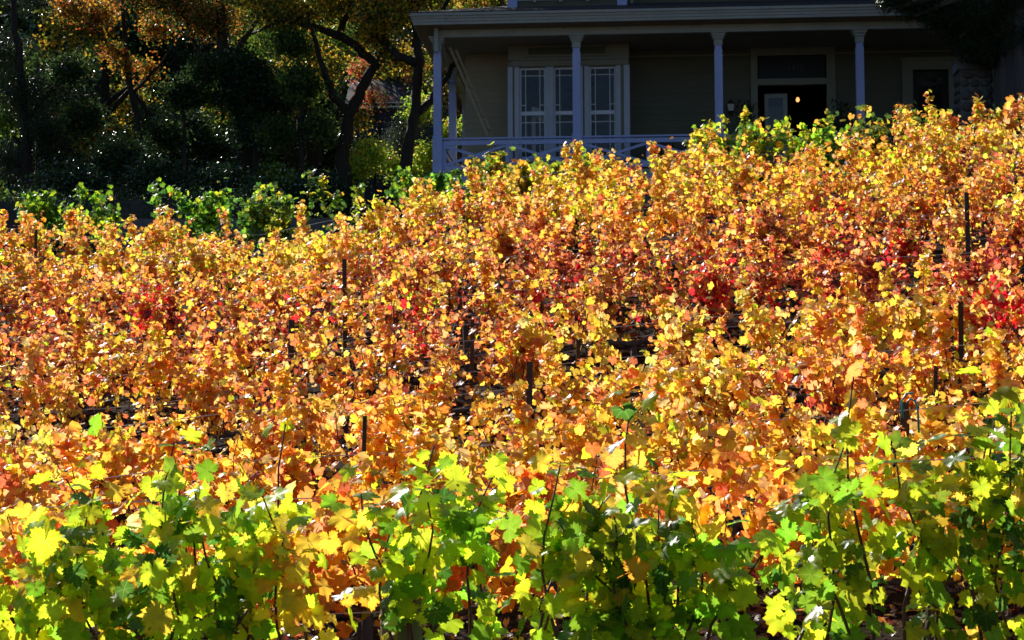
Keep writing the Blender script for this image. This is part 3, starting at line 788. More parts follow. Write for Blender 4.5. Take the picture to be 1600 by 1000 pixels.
NLEAF = 0
def vine(x, y, kind, label, group, nobj=300, nmass=250, size=.13, top=1.65, spread=.42, span=.8, seed=0, big=False, tall=(), bias=0.0, bare=0.0, hmin=.45, ncane=12):
    global NLEAF
    r_ = np.random.default_rng(seed)
    z0 = float(ground(x, y))
    base = np.array([x, y, z0])
    v = tag(empty('grapevine', base), label, 'grapevine', group)
    v['row'] = round(y, 1); del v['row']
    sl_ = float(ground(x + .5, y) - ground(x - .5, y))
    # trunk and cordon
    tp = [(0, 0, -.15), (r_.normal(0, .02), r_.normal(0, .02), .3), (r_.normal(0, .03), r_.normal(0, .03), .72)]
    MB().tube(tp, [.05, .038, .034], 8, jitter=.18).build('trunk', MT['vinebark'], v)
    cp = [(-span, 0, .74 - sl_ * span), (-.35, r_.normal(0, .02), .78 - sl_ * .35), (0, 0, .72), (.35, r_.normal(0, .02), .79 + sl_ * .35), (span, 0, .75 + sl_ * span)]
    MB().tube(cp, [.016, .022, .03, .022, .016], 6, jitter=.15).build('cordon', MT['vinebark'], v)
    # canes
    cl, ct = [], []
    for k in range(ncane + len(tall)):
        sx = r_.uniform(-span, span)
        ln = r_.uniform(.72 if big else .6, 1.04) * (top - .78)
        if k >= ncane: sx, ln = tall[k - ncane]
        dx, dy = r_.normal(0, .22), r_.normal(0, 1) * spread * .55
        if k >= ncane: dx, dy = r_.normal(0, .08), r_.normal(0, .05)
        q = np.linspace(0, 1, 7)
        droop = r_.uniform(0, .5) * (0 if k >= ncane else 1)
        pts = np.stack([sx + dx * q + .04 * np.sin(6 * q + k), dy * q * (1 + q) * .8 + .03 * np.cos(5 * q + k), .78 + sx * sl_ + ln * (q * (1 + .25 * droop) - droop * .45 * q * q)], 1)
        MB().tube(pts, list(np.linspace(.0075, .003, 7) * (1.0 if not big else 1.1)), 5, False).build('cane', MT['cane'], v)
        cl.append(pts); ct.append(1.0 if k < ncane else (.55 if big else 1.2))
    n = nobj + nmass
    wts = np.array(ct) / sum(ct)
    ci = r_.choice(len(cl), n, p=wts)
    t = r_.beta(1.3, 1.0, n) * (1 - .0)
    t = np.where(r_.random(n) < .25, r_.uniform(.6, 1.0, n), t)
    P = np.stack([np.stack([np.interp(t[i], np.linspace(0, 1, 7), cl[ci[i]][:, a]) for a in range(3)]) for i in range(n)])
    off = r_.normal(0, 1, (n, 3)); off /= np.linalg.norm(off, axis=1, keepdims=True)
    istall = ci >= ncane
    rad = r_.uniform(.03, .20 if big else .13, n) * (1 + (1 - t) * .5); rad[istall] = r_.uniform(.03, .08, istall.sum()) * (1.7 if big else 1)
    off *= rad[:, None]; off[:, 2] *= .7
    loose = (~istall) & (r_.random(n) < (.25 if big else .14))
    off[loose] += r_.normal(0, .10, (loose.sum(), 3))
    P = P + off
    P[:, 2] = np.maximum(P[:, 2], hmin + r_.uniform(0, .25, n))
    hf = np.clip((P[:, 2] - P[:, 0] * sl_ - .35) / (top - .35), 0, 1.2)
    if bare > 0:
        keep = (r_.random(n) > bare * (1.1 - hf))
        P, off, hf, istall = P[keep], off[keep], hf[keep], istall[keep]; n = len(P)
    outd = P - np.array([0, 0, .95]); outd[:, 0] *= .25; outd += off * 2 + np.array([0, -.15, 0])
    outd /= np.linalg.norm(outd, axis=1, keepdims=True)
    Rm = orient(n, outd, r_)
    S = size * np.clip(r_.normal(1, .24, n), .45, 1.5); S[istall] *= np.clip(1.1 - .35 * (hf[istall] - .8), .5, 1)
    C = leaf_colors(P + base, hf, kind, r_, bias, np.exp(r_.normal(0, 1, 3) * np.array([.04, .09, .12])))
    # the most visible ones (towards the camera, high) become leaf parts
    vis = -P[:, 1] * .8 + P[:, 2] + r_.normal(0, .12, n)
    order = np.argsort(-vis)
    ob = order[:nobj]; ms = order[nobj:]
    lib = BIG if big else MID
    for i in ob:
        o = bpy.data.objects.new('leaf', lib[r_.integers(0, len(lib))])
        o.parent = v
        m4 = np.eye(4); m4[:3, :3] = Rm[i] * S[i]; m4[:3, 3] = P[i]
        o.matrix_basis = Matrix(m4.tolist())
        o.color = (*C[i], 1.0)
        col.objects.link(o)
    NLEAF += len(ob)
    if len(ms): leaf_mass('leaf_mass', P[ms], Rm[ms], S[ms], C[ms], v, r_, LOWF if big else LOW)
    return v

ORD = ['first', 'second', 'third', 'fourth', 'fifth', 'sixth', 'seventh', 'eighth', 'ninth', 'tenth', 'eleventh', 'twelfth', 'thirteenth', 'fourteenth', 'fifteenth']
# front row, large green leaves
FRONT = [(-2.9, 'front', 1.46, ()), (-1.75, 'front', 1.44, ((.45, .98), (.1, .8))), (-.72, 'front', 1.72, ((-.1, 1.05), (.3, .95))), (.45, 'front', 1.56, ((.05, 1.08), (-.3, .85))), (1.62, 'front', 1.80, ((-.3, 1.12), (.2, 1.0))), (2.8, 'front', 1.78, ((-.3, 1.05),))]
FL = ['green grapevine in the front row cut by the left picture edge', 'green grapevine in the front row with tall leafy shoot left of centre', 'front row grapevine with a golden orange patch among green leaves',
      'green and lime grapevine in the front row right of the one with a golden patch', 'tall lime green grapevine in the front row, second from the right edge', 'dense dark green grapevine in the front row at the right edge']
for k, (x, kd, tp, tl) in enumerate(FRONT):
    vine(x, 7.6 + rng.normal(0, .06), kd, FL[k], 'large-leaved vines in the front row', 300, 330, .092, tp, .22, .66, 1000 + k, True, tl, hmin=.5, ncane=13)
ROWS = [11.2, 14.4, 16.6, 18.8, 21.0, 23.2, 25.4, 27.6, 29.8]
CN = {'near': 'golden yellow', 'mid': 'orange gold', 'back': 'yellow and rust'}
for ri, Y0 in enumerate(ROWS):
    half = .257 * Y0 + .5
    xsv = np.arange(-half + (.37 * ri) % 1.2 * .5, half + .6, 1.42)
    kd = 'near' if Y0 < 15 else 'mid' if Y0 < 27 else 'back'
    for k, x in enumerate(xsv):
        x = float(x + rng.normal(0, .1))
        b = rng.normal(0, .13) + (.1 if x > 2 and Y0 > 24 else 0) + (.3 if Y0 < 15 else .22 if Y0 < 19.5 else -.28 if Y0 < 24 else -.12 if Y0 < 26 else .05)
        bare = .15 if Y0 < 16 else (.62 if x < .3 and 18 < Y0 < 24 else .42 if x < 2 and 18 < Y0 < 26 else .25)
        lab = f'{CN[kd]} grapevine, {ORD[k]} from the left in the {ORD[ri + 1]} row up the slope'
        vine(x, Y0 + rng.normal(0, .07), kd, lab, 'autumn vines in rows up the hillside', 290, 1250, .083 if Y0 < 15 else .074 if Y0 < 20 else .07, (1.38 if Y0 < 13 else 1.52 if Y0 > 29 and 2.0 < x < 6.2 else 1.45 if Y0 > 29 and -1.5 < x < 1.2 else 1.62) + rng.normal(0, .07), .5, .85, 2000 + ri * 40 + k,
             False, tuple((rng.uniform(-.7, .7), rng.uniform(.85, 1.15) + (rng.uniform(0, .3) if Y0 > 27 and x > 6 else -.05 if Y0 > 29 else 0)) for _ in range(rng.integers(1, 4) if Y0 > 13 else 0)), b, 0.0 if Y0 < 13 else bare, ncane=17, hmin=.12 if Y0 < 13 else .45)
# greener vines along the top of the slope
GREEN = [(110, 32.2, 288), (330, 32.4, 288), (482, 32.2, 264), (700, 32.0, 262), (795, 32.2, 238), (865, 32.4, 250), (1130, 32.0, 188), (1255, 32.2, 186), (1395, 32.2, 176), (1500, 31.2, 172)]
GL = ['green bushy grapevine at the top of the slope, below the hedge at far left', 'green bushy grapevine at the top of the slope, second from the left', 'tall green grapevine at the top of the slope below the forked oak trunk',
      'small green grapevine at the top of the slope below the corner porch post', 'green grapevine at the top of the slope in front of the left porch railing', 'green grapevine at the top of the slope below the second porch post',
      'tall green grapevine at the top of the slope below the third porch post', 'green grapevine at the top of the slope before the open front door', 'green grapevine at the top of the slope below the fourth porch post', 'tall yellow green grapevine in front of the stone pillar']
for k, (px, Y0, ty) in enumerate(GREEN):
    x, _, zt = at(px, ty, Y0); x = float(x); tp = float(zt - ground(x, Y0)) + (.04 if px > 1000 else -.04)
    vine(x, Y0, 'green' if k < 4 else 'olive' if k < 9 else 'back', GL[k], 'greener vines along the top of the slope', 260, 620, .10, tp, .55, .7, 3000 + k, False, ((.3, tp - .62),) if k in (6, 9) else (), .1, 0, hmin=.3, ncane=14)

fr_ = np.random.default_rng(4242); nf = 22000
fy = fr_.uniform(8.6, 33, nf); fx = fr_.uniform(-1, 1, nf) * (.257 * fy + 1.5)
fP = np.stack([fx, fy, ground(fx, fy) + .02], 1)
fN = np.array([0, -.25, 1.0]) + fr_.normal(0, .35, (nf, 3)); fN /= np.linalg.norm(fN, axis=1, keepdims=True)
fT = fr_.normal(0, 1, (nf, 3)); fT -= fN * (fT * fN).sum(1, keepdims=True); fT /= np.linalg.norm(fT, axis=1, keepdims=True)
fC = PC[np.array([KEYS.index(q) for q in ('rust', 'brown', 'maroon', 'orange', 'tan', 'brown')])[fr_.integers(0, 6, nf)]] * np.exp(fr_.normal(-.5, .3, (nf, 1)))
tag(leaf_mass('fallen_leaves', fP, np.stack([np.cross(fT, fN), fT, fN], 2), fr_.uniform(.05, .1, nf), fC, None, fr_), 'fallen brown and rust leaves on the soil between vine rows', kind='stuff')

# ------------------------------------------------------------------ stakes and wires
STK = [(55, 358, 410, 27.6, .05, 'dark metal stake at the far left among the upper vines'), (183, 418, 445, 25.4, .045, 'short dark stake right of the far left stakes'), (301, 360, 425, 27.6, .05, 'dark metal stake below the second green vine'),
       (541, 405, 520, 21.2, .055, 'tall dark stake left of centre in the red vines'), (452, 500, 550, 18.9, .07, 'thick dark stake beside a dark gap between left vines'), (632, 412, 450, 22.6, .045, 'thin dark stake among rust vines near the centre'),
       (822, 565, 662, 16.5, .055, 'bare black stake standing tallest in the centre of the vineyard'), (560, 650, 690, 14.4, .036, 'short black stake just behind the front row left of centre'),
       (708, 620, 655, 16.5, .05, 'blunt dark stake left of the tall bare centre stake'), (708, 292, 345, 28.0, .05, 'dark stake below the corner porch post'), (726, 305, 350, 27.8, .05, 'dark stake close right of the one below the corner porch post'),
       (1022, 380, 470, 23.0, .05, 'thin tall stake right of centre by red leaves'), (1075, 310, 360, 27.0, .045, 'thin stake below the third porch post'), (1511, 300, 440, 24.0, .07, 'very tall dark stake in the upper right vines'),
       (1520, 200, 245, 30.3, .06, 'dark stake below the stone pillar'), (1486, 465, 572, 18.2, .055, 'slender dark stake, left of a close pair at the right'), (1498, 470, 535, 18.9, .055, 'slender dark stake, right of a close pair at the right'),
       (1476, 524, 566, 18.6, .10, 'stout dark stub post beside the close pair of stakes'), (1457, 572, 645, 15.8, .04, 'leaning thin stake below the stout stub post'), (901, 512, 530, 18.8, .05, 'short dark stake tip in the middle of the vineyard'),
       (1417, 628, 650, 13.9, .08, 'wide dark stake between two teal plastic ties'), (735, 500, 520, 19.0, .045, 'small dark stake tip left of the vineyard middle'), (842, 475, 500, 20.2, .05, 'dark stake in a black gap right of the centre')]
for px, y0, y1, Y0, w, lab in STK:
    Y0 = min(ROWS, key=lambda q: abs(q - Y0)) + (-.8 if px == 822 else -.3 if px == 560 else -.38 if px in (822, 1511, 1486, 1498, 1476, 1457) else .14)
    w *= .85
    p = at(px, y0, Y0); g_ = float(ground(p[0], Y0))
    s = tag(empty('vine_stake', (p[0], Y0, g_)), lab, 'stake', 'stakes among the vines')
    h = p[2] - g_; s.rotation_euler = (random.uniform(-.03, .03), random.uniform(-.035, .035), random.uniform(-.5, .5))
    b = MB(); b.box(-w / 2, w / 2, -.004, .004, -.3, h); b.box(-.004, .004, .0045, w * .7, -.3, h - .001)   # T section
    b.build('stake_bar', MT['stake'], s)
    st = MB()
    for q in np.arange(.35, h - .05, .12): st.box(-w * .22, w * .22, -.012, -.0045, q, q + .02)
    o = st.build('studs', MT['stake'], s)
# wooden end posts seen through the front row
for px, py, Y0, w, lab in ((625, 925, 7.9, .17, 'thick grey wooden post in shade under the golden front vine'), (915, 930, 7.95, .13, 'dark wooden post hidden low in the green front row')):
    p = at(px, py, Y0); g_ = float(ground(p[0], Y0))
    s = tag(MB().tube([(0, 0, -.3), (0.01, 0, .5), (0, 0, p[2] - g_ - .01), (0, 0, p[2] - g_)], [w / 2, w / 2, w / 2 * .97, w / 2 * .85], 14, jitter=.05).build('trellis_post', MT['post']), lab, 'post', 'wooden posts in the front row')
    s.location = (p[0], Y0, g_)
HN = ['lowest', 'middle', 'top']
for ri, Y0 in enumerate(ROWS):
    for hi, h in enumerate((.78, 1.12, 1.42)):
        if hi == 1 and Y0 < 18: continue
        xx = np.linspace(-.257 * Y0 - 2, .257 * Y0 + 2, 24)
        pts = [(x, Y0 + .03 * (hi - 1) + .02 * math.sin(x), float(ground(x, Y0)) + h + .01 * math.sin(2.1 * x)) for x in xx]
        o = tag(MB().tube(pts, .0035, 5, False).build('trellis_wire', MT['wire']), f'thin steel trellis wire, {HN[hi]} one along the {ORD[ri + 1]} vine row', 'wire', 'trellis wires')
# teal ties
for (px, py, Y0, h, lab) in ((1410, 631, 13.85, .10, 'teal plastic tie left of the wide dark stake'), (1435, 640, 13.85, .16, 'long teal plastic tie right of the wide dark stake'), (560, 410, 21.1, .08, 'small teal tie near the tall left stake'), (470, 535, 18.8, .07, 'small teal tie beside the thick left stake')):
    p = at(px, py, Y0)
    pts = [(0, 0, -h), (.004, 0, 0), (.02, .01, .06), (.05, .02, .075), (.075, .02, .05)] if px != 1410 else [(0, 0, -h), (-.004, 0, .02), (.03, .01, .07), (.08, .02, .075)]
    if px == 1435: pts = [(-x, y_, z) for x, y_, z in pts]
    o = tag(MB().tube(pts, .0075, 6).build('plastic_tie', MT['teal'], None, True), lab, 'plastic tie', 'teal plastic vine ties'); o.location = p

# ------------------------------------------------------------------ trees
def sprig(seed, n=6, ln=.085, wd=.045, spread=.13):
    r_ = np.random.default_rng(seed); V, F_ = [], []
    for k in range(n):
        c = r_.normal(0, spread, 3); d = r_.normal(size=3) + np.array([0, 0, -.3]); d /= np.linalg.norm(d)
        s = np.cross(d, r_.normal(size=3)); s /= np.linalg.norm(s); nn = np.cross(d, s); l = ln * r_.uniform(.7, 1.3); w = wd * r_.uniform(.7, 1.3)
        b = len(V); V += [c, c + d * l * .45 + s * w / 2 + nn * .01, c + d * l, c + d * l * .45 - s * w / 2 + nn * .01]; F_ += [(b, b + 1, b + 2), (b, b + 2, b + 3)]
    return np.array(V), np.array(F_)
SPRIG = {'leaf': [sprig(i) for i in range(5)], 'small': [sprig(20 + i, 8, .045, .022, .10) for i in range(5)], 'wide': [sprig(40 + i, 6, .13, .08, .2) for i in range(5)], 'needle': [sprig(60 + i, 10, .10, .012, .08) for i in range(5)]}
def crown(name, clumps, pal, parent, kindleaf, mat, r_, origin):
    """clumps: (centre, radii, n) in world; pal: list of (weight, colour)"""
    VV, FF, CC = [], [], []; base = 0
    pw = np.array([p[0] for p in pal]); pw = np.cumsum(pw / pw.sum()); pc = np.array([p[1] for p in pal])
    for c, rad, n in clumps:
        d = r_.normal(size=(n, 3)); d /= np.linalg.norm(d, axis=1, keepdims=True)
        P = np.array(c) + d * np.array(rad) * (r_.random((n, 1)) ** .45)
        # break the ellipsoid up into sub-clumps
        k = max(3, n // 60); cc = P[r_.integers(0, n, k)]
        P = .55 * P + .45 * cc[r_.integers(0, k, n)] + r_.normal(0, .06, (n, 3)) * np.array(rad)
        cidx = np.minimum(np.searchsorted(pw, (r_.random() + r_.normal(0, .42, n)) % 1.0), len(pc) - 1)
        C = pc[cidx] * np.exp(r_.normal(0, .2, (n, 1)))
        lib = SPRIG[kindleaf]; pick = r_.integers(0, len(lib), n)
        A = r_.normal(size=(n, 3, 3)); Q = np.linalg.qr(A)[0]
        for j, (V, F_) in enumerate(lib):
            m_ = pick == j
            if not m_.any(): continue
            v = np.einsum('nij,vj->nvi', Q[m_], V) + P[m_][:, None, :]
            nn, nv = v.shape[:2]
            VV.append(v.reshape(-1, 3)); FF.append((F_[None] + (np.arange(nn) * nv)[:, None, None] + base).reshape(-1, 3)); base += nn * nv
            CC.append(np.repeat(C[m_], nv, 0))
    V = np.concatenate(VV) - np.array(origin)
    return link(name, np_mesh(name, V, np.concatenate(FF), color=np.concatenate(CC)), MT[mat], parent)
def limb(mb, pix, Y0, rads, org, dy=None):
    pts = [at(px, py, Y0 + (dy[i] if dy else 0)) - org for i, (px, py) in enumerate(pix)]
    P, Rr = [], []
    for i in range(len(pts) - 1):
        for q in np.linspace(0, 1, 4, endpoint=False):
            P.append(pts[i] * (1 - q) + pts[i + 1] * q + np.array([random.uniform(-.03, .03), random.uniform(-.03, .03), 0])); Rr.append(rads[i] * (1 - q) + rads[i + 1] * q)
    P.append(pts[-1]); Rr.append(rads[-1])
    mb.tube(P, Rr, 9, jitter=.08)
def tree(name, label, cat, basepx, Y0, limbs, clumps, pal, kindleaf='leaf', mat='tree', group=None, seed=0, bark='bark'):
    r_ = np.random.default_rng(seed)
    x = float(at(basepx, 300, Y0)[0]); g_ = float(ground(x, Y0)); org = np.array([x, Y0, g_])
    t = tag(empty(name, org), label, cat, group)
    mb = MB()
    for i, (pix, rads) in enumerate(limbs):
        if i == 0:
            p0 = at(*pix[0], Y0); pz_ = org.copy(); pz_[2] -= .3
            mb.tube([pz_ - org, np.array([(p0[0] - x) * .6, 0, (p0[2] - g_) * .5]), p0 - org], [rads[0] * 1.5, rads[0] * 1.15, rads[0]], 9, jitter=.08)
        limb(mb, pix, Y0, rads, org, [0] + [random.uniform(-.4, .4) * min(j, 2) for j in range(1, len(pix))] if i else None)
    mb.build('trunk', MT[bark], t, True)
    cl = []
    for (px, py, dy, rx, ry, rz, n) in clumps:
        cl.append((at(px, py, Y0 + dy), (rx, ry, rz), n))
    crown('crown', cl, pal, t, kindleaf, mat, r_, org)
    return t
YOG = [(2.8, (.05, .09, .02)), (2.2, (.26, .29, .035)), (1.7, (.72, .46, .05)), (.45, (.70, .27, .05))]
GRN = [(3, (.07, .14, .025)), (2, (.14, .24, .035)), (.6, (.35, .38, .06))]
DRK = [(3, (.022, .05, .022)), (2, (.035, .075, .028)), (.3, (.07, .12, .03))]
# A: tree against the porch corner
tree('oak_tree', 'dark forked tree trunk right beside the porch corner with golden crown', 'tree', 630, 42.5,
     [([(628, 290), (640, 215), (651, 165), (655, 95), (649, 40), (646, -60)], [.145, .13, .11, .10, .08, .05]), ([(654, 175), (674, 155), (700, 120), (720, 60)], [.10, .08, .06, .03]), ([(655, 100), (625, 88), (600, 70), (570, 20)], [.11, .09, .07, .03]), ([(650, 60), (690, 20), (720, -40)], [.07, .05, .02])],
     [(600, 20, 0, 1.0, 1.4, .7, 900), (650, -20, .5, 1.3, 1.4, .9, 900), (735, -25, 1.5, 1.3, 1.2, .55, 700), (620, 90, .6, .6, .8, .4, 220), (690, 110, .9, .35, .6, .5, 140), (560, -40, 0, 1.4, 1.5, .8, 800), (660, -120, 0, 2.2, 1.8, .9, 900), (580, 60, .8, .5, .8, .3, 180)], YOG, seed=1)
# B: big forked tree
tree('oak_tree', 'big dark crooked tree trunk left of centre with yellow leaves above', 'tree', 540, 43.5,
     [([(540, 300), (534, 240), (546, 180), (566, 140), (586, 100), (562, 78), (530, 52), (546, 15), (556, -60)], [.17, .15, .13, .12, .105, .10, .09, .07, .04]), ([(535, 58), (490, 42), (445, 30), (395, 52)], [.10, .07, .05, .03]), ([(586, 104), (605, 70), (600, 20), (590, -40)], [.10, .08, .06, .03]), ([(548, 185), (520, 150), (500, 90), (480, 20)], [.10, .08, .06, .03])],
     [(450, 25, 0, 1.1, 1.4, .6, 800), (520, 0, .5, 1.2, 1.5, .8, 800), (400, -10, .5, 1.0, 1.4, .7, 600), (520, 110, 1.2, .7, .8, .5, 220), (480, 80, .8, .8, 1, .45, 280), (560, 190, 1.5, .4, .7, .4, 90), (480, -110, 0, 2.6, 2, .9, 1100), (440, 120, 1.4, .6, .7, .5, 200)], YOG, seed=2)
tree('oak_tree', 'slanting dark tree trunk leaning left with thin orange crown', 'tree', 398, 45,
     [([(398, 305), (385, 230), (366, 170), (352, 105), (345, 40), (340, -60)], [.22, .19, .17, .14, .11, .06]), ([(366, 172), (330, 120), (300, 60), (280, 0)], [.09, .07, .05, .03]), ([(352, 105), (390, 50), (420, -10)], [.08, .06, .03])],
     [(330, 25, 0, 1.0, 1.4, .6, 650), (280, 0, .6, 1.1, 1.4, .7, 700), (220, -20, .5, 1.2, 1.4, .7, 600), (300, -110, 0, 2.6, 2, .9, 1000)], [(3.0, (.045, .075, .02)), (1.3, (.16, .19, .03)), (1.0, (.60, .30, .045)), (.9, (.5, .17, .035)), (.12, (.5, .06, .04))], seed=3)
tree('oak_tree', 'thin dark twin-stemmed tree behind the big crooked trunk', 'tree', 478, 47,
     [([(484, 280), (492, 205), (476, 165), (468, 100), (462, 0)], [.20, .17, .14, .10, .05]), ([(470, 300), (452, 230), (438, 180), (430, 100)], [.15, .14, .11, .05])],
     [(470, 130, 0, .9, 1.0, .6, 500), (520, 60, .5, 1.0, 1.2, .7, 500), (430, 60, 1, 1.2, 1.2, .8, 600)], GRN, seed=4)
tree('evergreen_tree', 'dense dark green evergreen mass between the left trunks', 'tree', 400, 44.2,
     [([(405, 300), (402, 200), (400, 90)], [.12, .1, .05])],
     [(400, 110, 0, .75, .8, .55, 900), (375, 150, 0, .6, .7, .5, 700), (430, 160, 0, .55, .7, .55, 700), (400, 200, 0, .7, .7, .4, 600), (360, 100, .3, .5, .6, .5, 500)], DRK, 'leaf', 'evergreen', seed=5)
tree('maple_tree', 'tree with a glowing orange and yellow leaf cluster at upper left', 'tree', 205, 47,
     [([(215, 310), (225, 220), (205, 150), (195, 80), (190, -20)], [.11, .09, .08, .06, .04]), ([(205, 150), (250, 100), (290, 50)], [.045, .035, .02]), ([(196, 90), (150, 50), (120, 0)], [.04, .03, .02])],
     [(180, 85, 0, .35, .5, .3, 130), (200, 105, 0, .25, .4, .2, 80), (150, 20, 0, .7, .9, .5, 260), (250, 40, .4, .6, .8, .4, 300), (110, 10, .5, .8, .9, .5, 350), (235, 110, .3, .3, .5, .2, 100), (200, -100, 0, 2.5, 2, .8, 800)], [(1.4, (.72, .42, .05)), (1.0, (.66, .22, .04)), (.8, (.18, .2, .03)), (2.4, (.05, .08, .02)), (.25, (.5, .06, .04))], seed=6)
tree('holly_tree', 'glossy dark small-leaved evergreen at the far left edge', 'tree', 40, 45,
     [([(45, 310), (40, 200), (30, 100), (20, 0)], [.14, .12, .1, .06]), ([(40, 190), (90, 130), (120, 80)], [.06, .05, .03])],
     [(30, 150, 0, 1.1, 1, .8, 1100), (70, 200, -.2, .9, .9, .6, 900), (10, 80, .3, 1.0, 1, .8, 900), (90, 120, .4, .7, .9, .6, 600), (40, -40, .3, 1.8, 1.6, 1.2, 1300), (20, 250, .2, .9, .8, .6, 700)], [(3, (.03, .05, .025)), (1.5, (.06, .075, .035))], 'small', 'evergreen', seed=7)
tree('laurel_shrub', 'bright green shrub with sunlight put into its leaf colours between the two right trunks', 'shrub', 590, 44.5,
     [([(590, 320), (585, 280), (590, 240)], [.05, .04, .02])],
     [(580, 240, 0, .5, .6, .35, 260), (625, 265, -.3, .5, .6, .35, 300), (560, 265, -.3, .45, .6, .3, 240), (665, 250, .4, .45, .6, .5, 300), (655, 170, 1.2, .5, .6, .4, 200), (715, 215, 1, .5, .7, .5, 260)], [(2.4, (.36, .56, .06)), (1.6, (.62, .62, .09)), (.6, (.10, .2, .03)), (.2, (.7, .25, .06))], seed=8)  # leaf colours raised to hold the sunlight that the crowns block
tree('olive_shrub', 'silvery grey small-leaved shrub behind the trunk near the porch', 'shrub', 620, 46,
     [([(625, 320), (625, 250), (628, 200)], [.05, .04, .02])],
     [(625, 225, 0, .5, .5, .6, 420), (645, 190, .2, .45, .5, .4, 300), (600, 250, 0, .35, .4, .35, 200), (690, 200, .6, .4, .5, .6, 250)], [(2, (.16, .19, .15)), (1, (.10, .13, .09))], 'small', 'evergreen', seed=9)
tree('maple_tree', 'small maple with bright pink red leaves between the right trunks', 'tree', 600, 48.5,
     [([(602, 300), (598, 230), (585, 170), (580, 130)], [.07, .06, .05, .02])],
     [(578, 148, 0, .35, .4, .16, 60), (600, 160, .2, .2, .3, .15, 25), (645, 120, 0, .35, .4, .25, 90), (560, 110, 0, .4, .4, .3, 120)], [(1.6, (.62, .12, .09)), (1.2, (.66, .24, .09)), (1.4, (.30, .34, .06))], seed=10)
tree('laurel_tree', 'dense mid green leafy tree filling the gap left of the big crooked trunk', 'tree', 470, 43.0,
     [([(474, 310), (470, 230), (468, 130)], [.06, .05, .03])],
     [(470, 130, 0, .7, .6, .5, 620), (500, 200, 0, .45, .5, .4, 300), (430, 210, 0, .5, .5, .4, 300), (455, 70, .2, .7, .6, .4, 420)], [(3, (.05, .10, .03)), (1.6, (.09, .17, .035)), (.4, (.28, .30, .05))], seed=11)
tree('laurel_tree', 'dense dark green leafy tree between the far left stems and the orange leaves', 'tree', 290, 43.6,
     [([(292, 310), (288, 230), (285, 150)], [.06, .05, .03])],
     [(285, 150, 0, .65, .6, .45, 600), (320, 110, 0, .5, .5, .4, 320), (260, 210, 0, .55, .5, .4, 320), (130, 190, .2, .7, .6, .5, 500), (110, 110, .4, .7, .6, .45, 420)], [(3, (.03, .06, .022)), (1.4, (.06, .11, .03)), (.25, (.2, .22, .05))], seed=12)
# dark shrubs under the trees
SH = [(120, 290, 40.5, 'dark shrub under the trees at the far left behind the vines'), (255, 285, 41, 'dark shrub under the orange-leaved tree'), (355, 290, 40, 'dark shrub at the foot of the slanting trunk'), (440, 300, 41.5, 'dark shrub left of the big crooked trunk'), (500, 310, 40, 'dark shrub at the foot of the big crooked trunk'), (185, 240, 44, 'tall dark shrub beneath the glowing orange leaves'), (290, 210, 46, 'tall dark shrub left of the slanting trunk')]
for k, (px, py, Y0, lab) in enumerate(SH):
    tree('shrub', lab, 'shrub', px, Y0, [([(px, py + 60), (px, py + 20), (px + 5, py - 20)], [.06, .05, .02])],
         [(px, py, 0, .95, .7, .55, 650), (px - 35, py + 30, 0, .7, .6, .45, 400), (px + 40, py + 25, 0, .7, .6, .45, 400)], DRK if k != 3 else GRN, 'leaf', 'evergreen', 'dark shrubs under the trees', 40 + k)
# clipped hedge and low retaining wall at left
hx0, hx1, HY = float(at(-80, 320, 36.5)[0]), float(at(430, 320, 36.5)[0]), 36.5
hz = float(ground((hx0 + hx1) / 2, HY)); n = 2600
P = np.stack([rng.uniform(hx0, hx1, n), HY + rng.uniform(-.45, .45, n), hz + rng.uniform(0, .85, n)], 1)
tag(empty('hedge', (0, HY, hz)), 'low dark clipped hedge behind the upper left vines', 'hedge')
hedge = bpy.data.objects['hedge']
MB().box(hx0, hx1, -.3, .3, -.2, .62).build('hedge_core', MT['iron'], hedge)
crown('hedge_leaves', [((q, HY, hz + .45), (.5, .5, .5), 260) for q in np.arange(hx0, hx1, .45)], DRK, hedge, 'small', 'evergreen', np.random.default_rng(77), (0, HY, hz))
wx0, wx1 = float(at(150, 345, 34.6)[0]), float(at(520, 345, 34.6)[0])
wz = float(at(205, 343, 34.6)[2])
tag(MB().box(wx0, wx1, 34.5, 34.75, wz - 1.2, wz).build('retaining_wall', MT['concrete']), 'low grey concrete retaining wall between the upper left vines and hedge', 'wall')
# dark shed beyond the trees
sp = at(640, 210, 56); sg = float(ground(sp[0], 56))
shed = tag(empty('shed', (sp[0], 56, sg), 0), 'dark navy shed with white eave lines seen beyond the trees', 'shed')
sh = sp[2] - sg
MB().box(-1.5, 2.2, 0, 3, -.5, sh + .9).build('shed_wall', MT['navy'], shed)
MB().add([(-1.8, -.3, sh + .9), (2.5, -.3, sh + .9), (2.5, 3.3, sh + .9), (-1.8, 3.3, sh + .9), (-1.8, 1.5, sh + 1.9), (2.5, 1.5, sh + 1.9)], [(0, 1, 5, 4), (2, 3, 4, 5), (1, 2, 5), (3, 0, 4), (3, 2, 1, 0)]).build('shed_roof', MT['navy'], shed)
for z in (.72, .84): MB().box(-1.8, 2.5, -.35, -.305, sh + z, sh + z + .035).build('trim', MT['matt_white'], shed)
